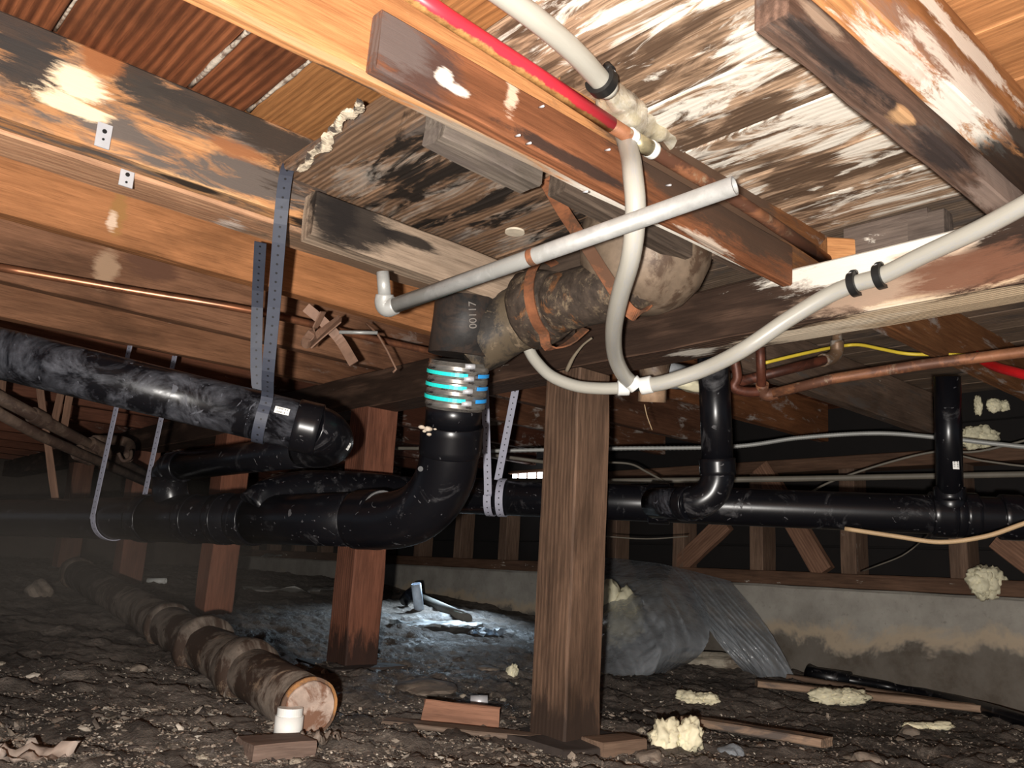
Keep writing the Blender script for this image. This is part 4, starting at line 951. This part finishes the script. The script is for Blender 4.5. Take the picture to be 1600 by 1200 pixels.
# dark pipe at foot of wall
t = thing('old_black_hose', ong(1400, 1090), 'old black pipe lying along the foot of the concrete wall', 'pipe')
P = [ong(x, y)+V((0, 0, .018)) for x, y in ((1275, 1063), (1330, 1072), (1400, 1084), (1480, 1102), (1560, 1124), (1640, 1150))]
tube('run', P, .019, ABS1, t, seg=20, smooth=4, bumpy=.002)
tube('joint', [P[0]-V((.0, -.03, -.01)), P[0], P[1]], .026, ABS1, t, seg=16, bumpy=.006)
# plastics near the far wall
p = ong(655, 955); tag(tube('white_pipe_stub', [p, on(650, 912, (p.dot(fw)))], .022, simple('bluish_white', (.55, .66, .80), .5), seg=18, hollow=.85), 'bluish white pipe stub leaning at the far concrete wall', 'pipe')
p = ong(632, 948)+V((0, 0, .03)); tag(tube('black_pipe_stub', [p, p-fw*.06+rt*.03+V((0, 0, .04))], .028, ABS1, seg=18, hollow=.85), 'open black pipe stub lying near the far concrete wall', 'pipe')
p, q = ong(655, 940)+V((0, 0, .02)), ong(730, 975)+V((0, 0, .02)); tag(tube('grey_pipe', [p, q], .022, simple('grey_dirty', (.16, .15, .13), .7), seg=16), 'dirty grey pipe length lying by the far wall', 'pipe')
p = ong(230, 912); tag(tube('white_pipe_piece', [p+V((0, 0, .012)), p+rt*.085+V((0, 0, .012))], .014, WHITEP, seg=14, hollow=.8), 'small white pipe piece on the ground at far left', 'pipe')
p = ong(735, 1103)+V((0, 0, .01)); tag(tube('bright_ring', [p, p+rt*.04], .014, STEEL, seg=18, hollow=.8), 'small shiny metal ring behind the reddish offcut', 'ring')
# plastic sheet over insulation
def sheet_mat():
    s = NT('clear_plastic_sheet', .18, 0, .8); n1 = s.noise(s.coord(), 10, 5, .6)
    s.b.inputs['Base Color'].default_value = (.42, .45, .48, 1)
    s.l(s.ramp(n1, .3, .7, .5, .78), s.b.inputs['Alpha'])
    return s.out((.36, .385, .41), n1, .6, .015)
SHEET = sheet_mat()
def sheet(name, top, mid, bot, seed, parent=None, fold=.06):
    bm = bmesh.new(); N, M = 90, 60; g = []
    def crv(P, u):
        k = u*(len(P)-1); i = min(int(k), len(P)-2); return P[i].lerp(P[i+1], k-i)
    for i in range(N+1):
        u = i/N; row = []; a, m, c = crv(top, u), crv(mid, u), crv(bot, u)
        for j in range(M+1):
            v = j/M; p = a*(1-v)*(1-2*v)+m*4*v*(1-v)+c*v*(2*v-1)
            k = .25+math.sin(math.pi*v)
            q = noise.noise(V((u*6+v*1.5+seed, v*1.2, 0)))*.7+(.5-abs(noise.noise(V((u*11-v*4, v*2, seed)))))*.45+(.3-abs(noise.noise(V((u*22+v*14, v*6, seed)))))*.22
            p = p+V((-1, -.3, .1))*q*fold*k
            if j == M: p.z = hgt(p.x, p.y)+.004
            elif j == 0: pass
            else: p.z = max(p.z, hgt(p.x, p.y)+.006)
            p.x = min(p.x, WX-.012)
            row.append(bm.verts.new(p))
        g.append(row)
    for i in range(N):
        for j in range(M): bm.faces.new((g[i][j], g[i+1][j], g[i+1][j+1], g[i][j+1]))
    return link(name, from_bm(bm), SHEET, parent)
t = thing('plastic_sheet', ong(1100, 1060), 'grey translucent plastic sheet draped from the concrete wall over insulation', 'sheet')
XW = WX-.02
sheet('drape', [onx(850, 862, XW), onx(960, 872, XW), onx(1030, 880, XW), onx(1075, 896, XW)],
      [onx(850, 965, 2.55), onx(960, 965, 2.45), onx(1040, 968, 2.45), onx(1108, 985, 2.62)],
      [ong(870, 1056), ong(960, 1058), ong(1020, 1056), ong(1068, 1040)], 3, t, .07)
sheet('flap', [onx(1030, 880, XW), onx(1085, 893, XW), onx(1142, 908, XW)], [onx(1100, 975, 2.66), onx(1145, 975, 2.70), onx(1200, 985, 2.80)],
      [ong(1165, 1052), ong(1200, 1060), ong(1244, 1061)], 9, t, .045)
# blue-white scrap near far wall
def scrap(name, x, y, r, col, label, seed, rough=.5, at=None):
    p = at or ong(x, y)+V((0, 0, .012)); bm = bmesh.new(); g = []
    for i in range(15):
        row = []
        for j in range(15):
            u, v = i/14*2-1, j/14*2-1; a = 1+.3*noise.noise(V((u, v, seed)))
            q = rt*u*r[0]*a+V((fw.x, fw.y, 0))*v*r[1]*a
            row.append(bm.verts.new(q+V((0, 0, .03*noise.noise(V((u*2, v*2, seed)))+.012*noise.noise(V((u*6, v*6, seed)))))))
        g.append(row)
    for i in range(14):
        for j in range(14):
            u, v = i/13*2-1, j/13*2-1
            if u*u+v*v < 1.15+.5*noise.noise(V((u*2, v*2, seed+4))): bm.faces.new((g[i][j], g[i+1][j], g[i+1][j+1], g[i][j+1]))
    bmesh.ops.solidify(bm, geom=bm.faces[:], thickness=.002)
    return tag(link(name, from_bm(bm), simple(name, col, rough, 0, .2, 12, tuple(c*.4 for c in col), .3), None, Matrix.Translation(p)), label, 'scrap')
scrap('plastic_scrap', 760, 993, (.07, .07), (.42, .52, .62), 'crumpled bluish plastic scrap behind the nearest post', 2)
scrap('plastic_scrap', 680, 980, (.20, .12), (.50, .52, .52), 'pale litter sheet on the soil in the daylight patch', 5)
scrap('plastic_scrap', 445, 925, (.28, .14), (.62, .60, .56), 'pale sheet standing in for the lit ground ridge between second and third posts', 7)  # added pale sheet, its colour carries the light on the ground ridge
scrap('plastic_scrap', 430, 868, (.10, .12), (.5, .52, .5), 'bright crumpled litter on the sill under the lower black pipe', 8, at=onx(430, 868, 2.98))
scrap('paper_scrap', 40, 1190, (.07, .04), (.55, .45, .38), 'pinkish torn paper scrap at the bottom left corner', 11)
scrap('paper_scrap', 500, 1165, (.035, .03), (.40, .32, .26), 'torn brown scrap near the broken drain end', 12)
# stones
def rock(x, y, r, label, mat=ROCK, seed=1, grp=None, flat=.6):
    p = ong(x, y); o = blob('stone', p+V((0, 0, r[2]*.25)), r, mat, sub=3, amp=.45, seed=seed, rot=(0, 0, seed*1.3), freq=1.1)
    return tag(o, label, 'stone', grp)
rock(665, 1078, (.10, .075, .020), 'large flat pale slab of stone left of the nearest post', ROCK, 3)
rock(215, 1050, (.020, .017, .014), 'rounded brown stone in the middle of the left ground', ROCK, 5)
rock(60, 930, (.055, .045, .04), 'big stone at far left beside the old drain', ROCK, 8)
rock(1422, 1150, (.025, .02, .018), 'dark grey stone right of the short pale board', ROCK, 11)
rock(1140, 1180, (.030, .022, .016), 'bluish grey stone under the short pale board', simple('blue_stone', (.2, .22, .24), .7, 0, .2), 13)
rock(1020, 1190, (.028, .02, .015), 'brown stone left of the nearest foam lump', ROCK, 14)
rock(1355, 1192, (.03, .02, .015), 'round tan stone at the bottom edge at right', ROCK, 16)
rock(760, 1050, (.045, .03, .015), 'flat muddy stone behind the reddish offcut', ROCK, 18)
rock(870, 1080, (.03, .03, .015), 'grey stone beside the left foot of the nearest post', ROCK, 19)
rock(1110, 1038, (.15, .05, .03), 'long pale stone under the plastic sheet', ROCKL, 21)
rnd = random.Random(5); protos = [blob_mesh((1, 1, .7), seed=40+k, sub=2, amp=.5, freq=1.2) for k in range(6)]
for me in protos: me.materials.append(ROCK)
protl = [blob_mesh((1, 1, .7), seed=60+k, sub=2, amp=.5, freq=1.2) for k in range(4)]
for me in protl: me.materials.append(ROCKL)
for k in range(60):
    x, y = rnd.uniform(-20, 1620), rnd.uniform(985, 1200)
    if k > 38: x, y = rnd.uniform(0, 640), rnd.uniform(1020, 1200)
    p = ong(x, y)
    if p.x > 2.85: continue
    sc = rnd.uniform(.004, .013)
    o = bpy.data.objects.new('pebble', (protos+protl)[rnd.randrange(10)]); COL.objects.link(o)
    o.location = p+V((0, 0, sc*.3)); o.scale = (sc*rnd.uniform(.8, 1.5), sc, sc*.8); o.rotation_euler = (0, 0, rnd.uniform(0, 6))
    tag(o, 'small pebble lying on the crawl space soil', 'pebble', 'loose pebbles on the soil')
# fine litter: one object nobody could count
def litter():
    verts, faces, cols_ = [], [], []; r = random.Random(9)
    pal = [(.30, .25, .20), (.36, .30, .24), (.20, .165, .135), (.14, .115, .095), (.29, .245, .20), (.08, .065, .055), (.20, .145, .11), (.48, .43, .36), (.06, .05, .045), (.14, .115, .09)]
    for k in range(16000):
        if k < 11500: 
            y = 985+215*math.sqrt(r.random()); x = r.uniform(-30, 1630)
            if r.random() < .35: x = r.uniform(-30, 900)
        else: y = r.uniform(1110, 1215); x = r.uniform(-30, 1630)
        v = ray(x, y); 
        tt = -.33/v.z if v.z < -1e-3 else None
        if tt is None: continue
        px_, py_ = v.x*tt, v.y*tt
        for _ in range(3):
            zz = hgt(px_, py_); px_, py_ = v.x*zz/v.z, v.y*zz/v.z
        if px_ > 2.95 or py_ > 5: continue
        p = V((px_, py_, hgt(px_, py_)+.003+.004*noise.noise(V((px_*55, py_*55, 9)))))
        s_ = r.uniform(.0008, .0035)*(1 if r.random() < .95 else 2.6)
        ax = V((r.gauss(0, 1), r.gauss(0, 1), r.gauss(0, .35))).normalized(); bx_ = ax.cross(V((r.gauss(0, .3), r.gauss(0, .3), 1))).normalized(); cx = ax.cross(bx_)
        l_ = s_*r.uniform(1, 1.9); b0 = len(verts)
        for i in range(5):
            a = i*1.2566; rr = r.uniform(.7, 1.2)
            verts.append(p+ax*math.cos(a)*l_*rr+bx_*math.sin(a)*s_*rr-cx*s_*.15)
        verts.append(p+cx*s_*r.uniform(.3, .7)); verts.append(p-cx*s_*.5)
        for i in range(5):
            faces.append((b0+i, b0+(i+1) % 5, b0+5)); faces.append((b0+(i+1) % 5, b0+i, b0+6))
        c = pal[r.randrange(len(pal))]; kf = r.uniform(.6, 1.2); cols_ += [(*[q*kf for q in c], 1)]*7
    me = bpy.data.meshes.new('mesh'); me.from_pydata(verts, [], faces)
    at = me.color_attributes.new('tint', 'FLOAT_COLOR', 'POINT')
    at.data.foreach_set('color', [q for c in cols_ for q in c])
    s = NT('litter', .8, 0, .3); a = s.n('ShaderNodeVertexColor', layer_name='tint'); s.out(a.outputs[0])
    return tag(link('soil_litter', me, s.m), 'fine crumbs and wood chips scattered over the soil', 'litter', kind='stuff')
litter()
def clods():
    r = random.Random(21); base = [blob_mesh((1, 1, .7), seed=80+k, sub=2, amp=.6, freq=1.5) for k in range(8)]
    src = [([v.co.copy() for v in m.vertices], [tuple(p.vertices) for p in m.polygons]) for m in base]
    for m in base: bpy.data.meshes.remove(m)
    verts, faces = [], []
    for k in range(700):
        x = r.uniform(-40, 1640) if r.random() < .6 else r.uniform(-40, 800); y = 1000+210*math.sqrt(r.random())
        v = ray(x, y); t_ = -.33/v.z; p = v*t_
        for _ in range(3): p = v*(hgt(p.x, p.y)/v.z)
        if p.x > 2.9 or p.y > 4.5: continue
        s_ = r.uniform(.004, .013)*(1 if r.random() < .93 else 1.8); m = Matrix.Rotation(r.uniform(0, 6.3), 3, 'Z'); sx_ = r.uniform(.8, 1.9)
        vs, fs = src[r.randrange(8)]; b0 = len(verts); zz = hgt(p.x, p.y)
        for c in vs:
            q = m @ V((c.x*sx_, c.y, c.z*.75)); verts.append((p.x+q.x*s_, p.y+q.y*s_, zz+q.z*s_*.8-s_*.12))
        faces += [tuple(b0+i for i in f) for f in fs]
    me = bpy.data.meshes.new('mesh'); me.from_pydata(verts, [], faces)
    return tag(link('soil_clods', me, DIRT), 'lumpy clods of damp soil and mud across the ground', 'soil', kind='stuff')
clods()

# ------------------------------------------------------------------ thin drifting smoke low at the left
def haze():
    c = on(120, 872, 2.15); R = V((.75, .85, .26))
    m = bpy.data.materials.new('smoke'); m.use_nodes = True; nt = m.node_tree
    nt.nodes.remove(nt.nodes['Principled BSDF']); out = nt.nodes['Material Output']
    vs = nt.nodes.new('ShaderNodeVolumePrincipled'); vs.inputs['Color'].default_value = (.75, .66, .58, 1)
    tc = nt.nodes.new('ShaderNodeTexCoord'); mp = nt.nodes.new('ShaderNodeMapping'); mp.inputs['Scale'].default_value = (1/R.x, 1/R.y, 1/R.z)
    ln = nt.nodes.new('ShaderNodeVectorMath'); ln.operation = 'LENGTH'; mr = nt.nodes.new('ShaderNodeMapRange')
    mr.inputs[1].default_value = 1; mr.inputs[2].default_value = .2; mr.inputs[3].default_value = 0; mr.inputs[4].default_value = .22
    nt.links.new(tc.outputs['Object'], mp.inputs[0]); nt.links.new(mp.outputs[0], ln.inputs[0]); nt.links.new(ln.outputs['Value'], mr.inputs[0])
    nt.links.new(mr.outputs[0], vs.inputs['Density']); nt.links.new(vs.outputs[0], out.inputs['Volume'])
    bm = bmesh.new(); bmesh.ops.create_icosphere(bm, subdivisions=3, radius=1)
    for v in bm.verts: v.co = V((v.co.x*R.x, v.co.y*R.y, v.co.z*R.z))
    tag(link('smoke_haze', from_bm(bm), m, None, Matrix.Translation(c)), 'thin grey haze drifting over the soil at lower left', 'haze', kind='stuff')
haze()
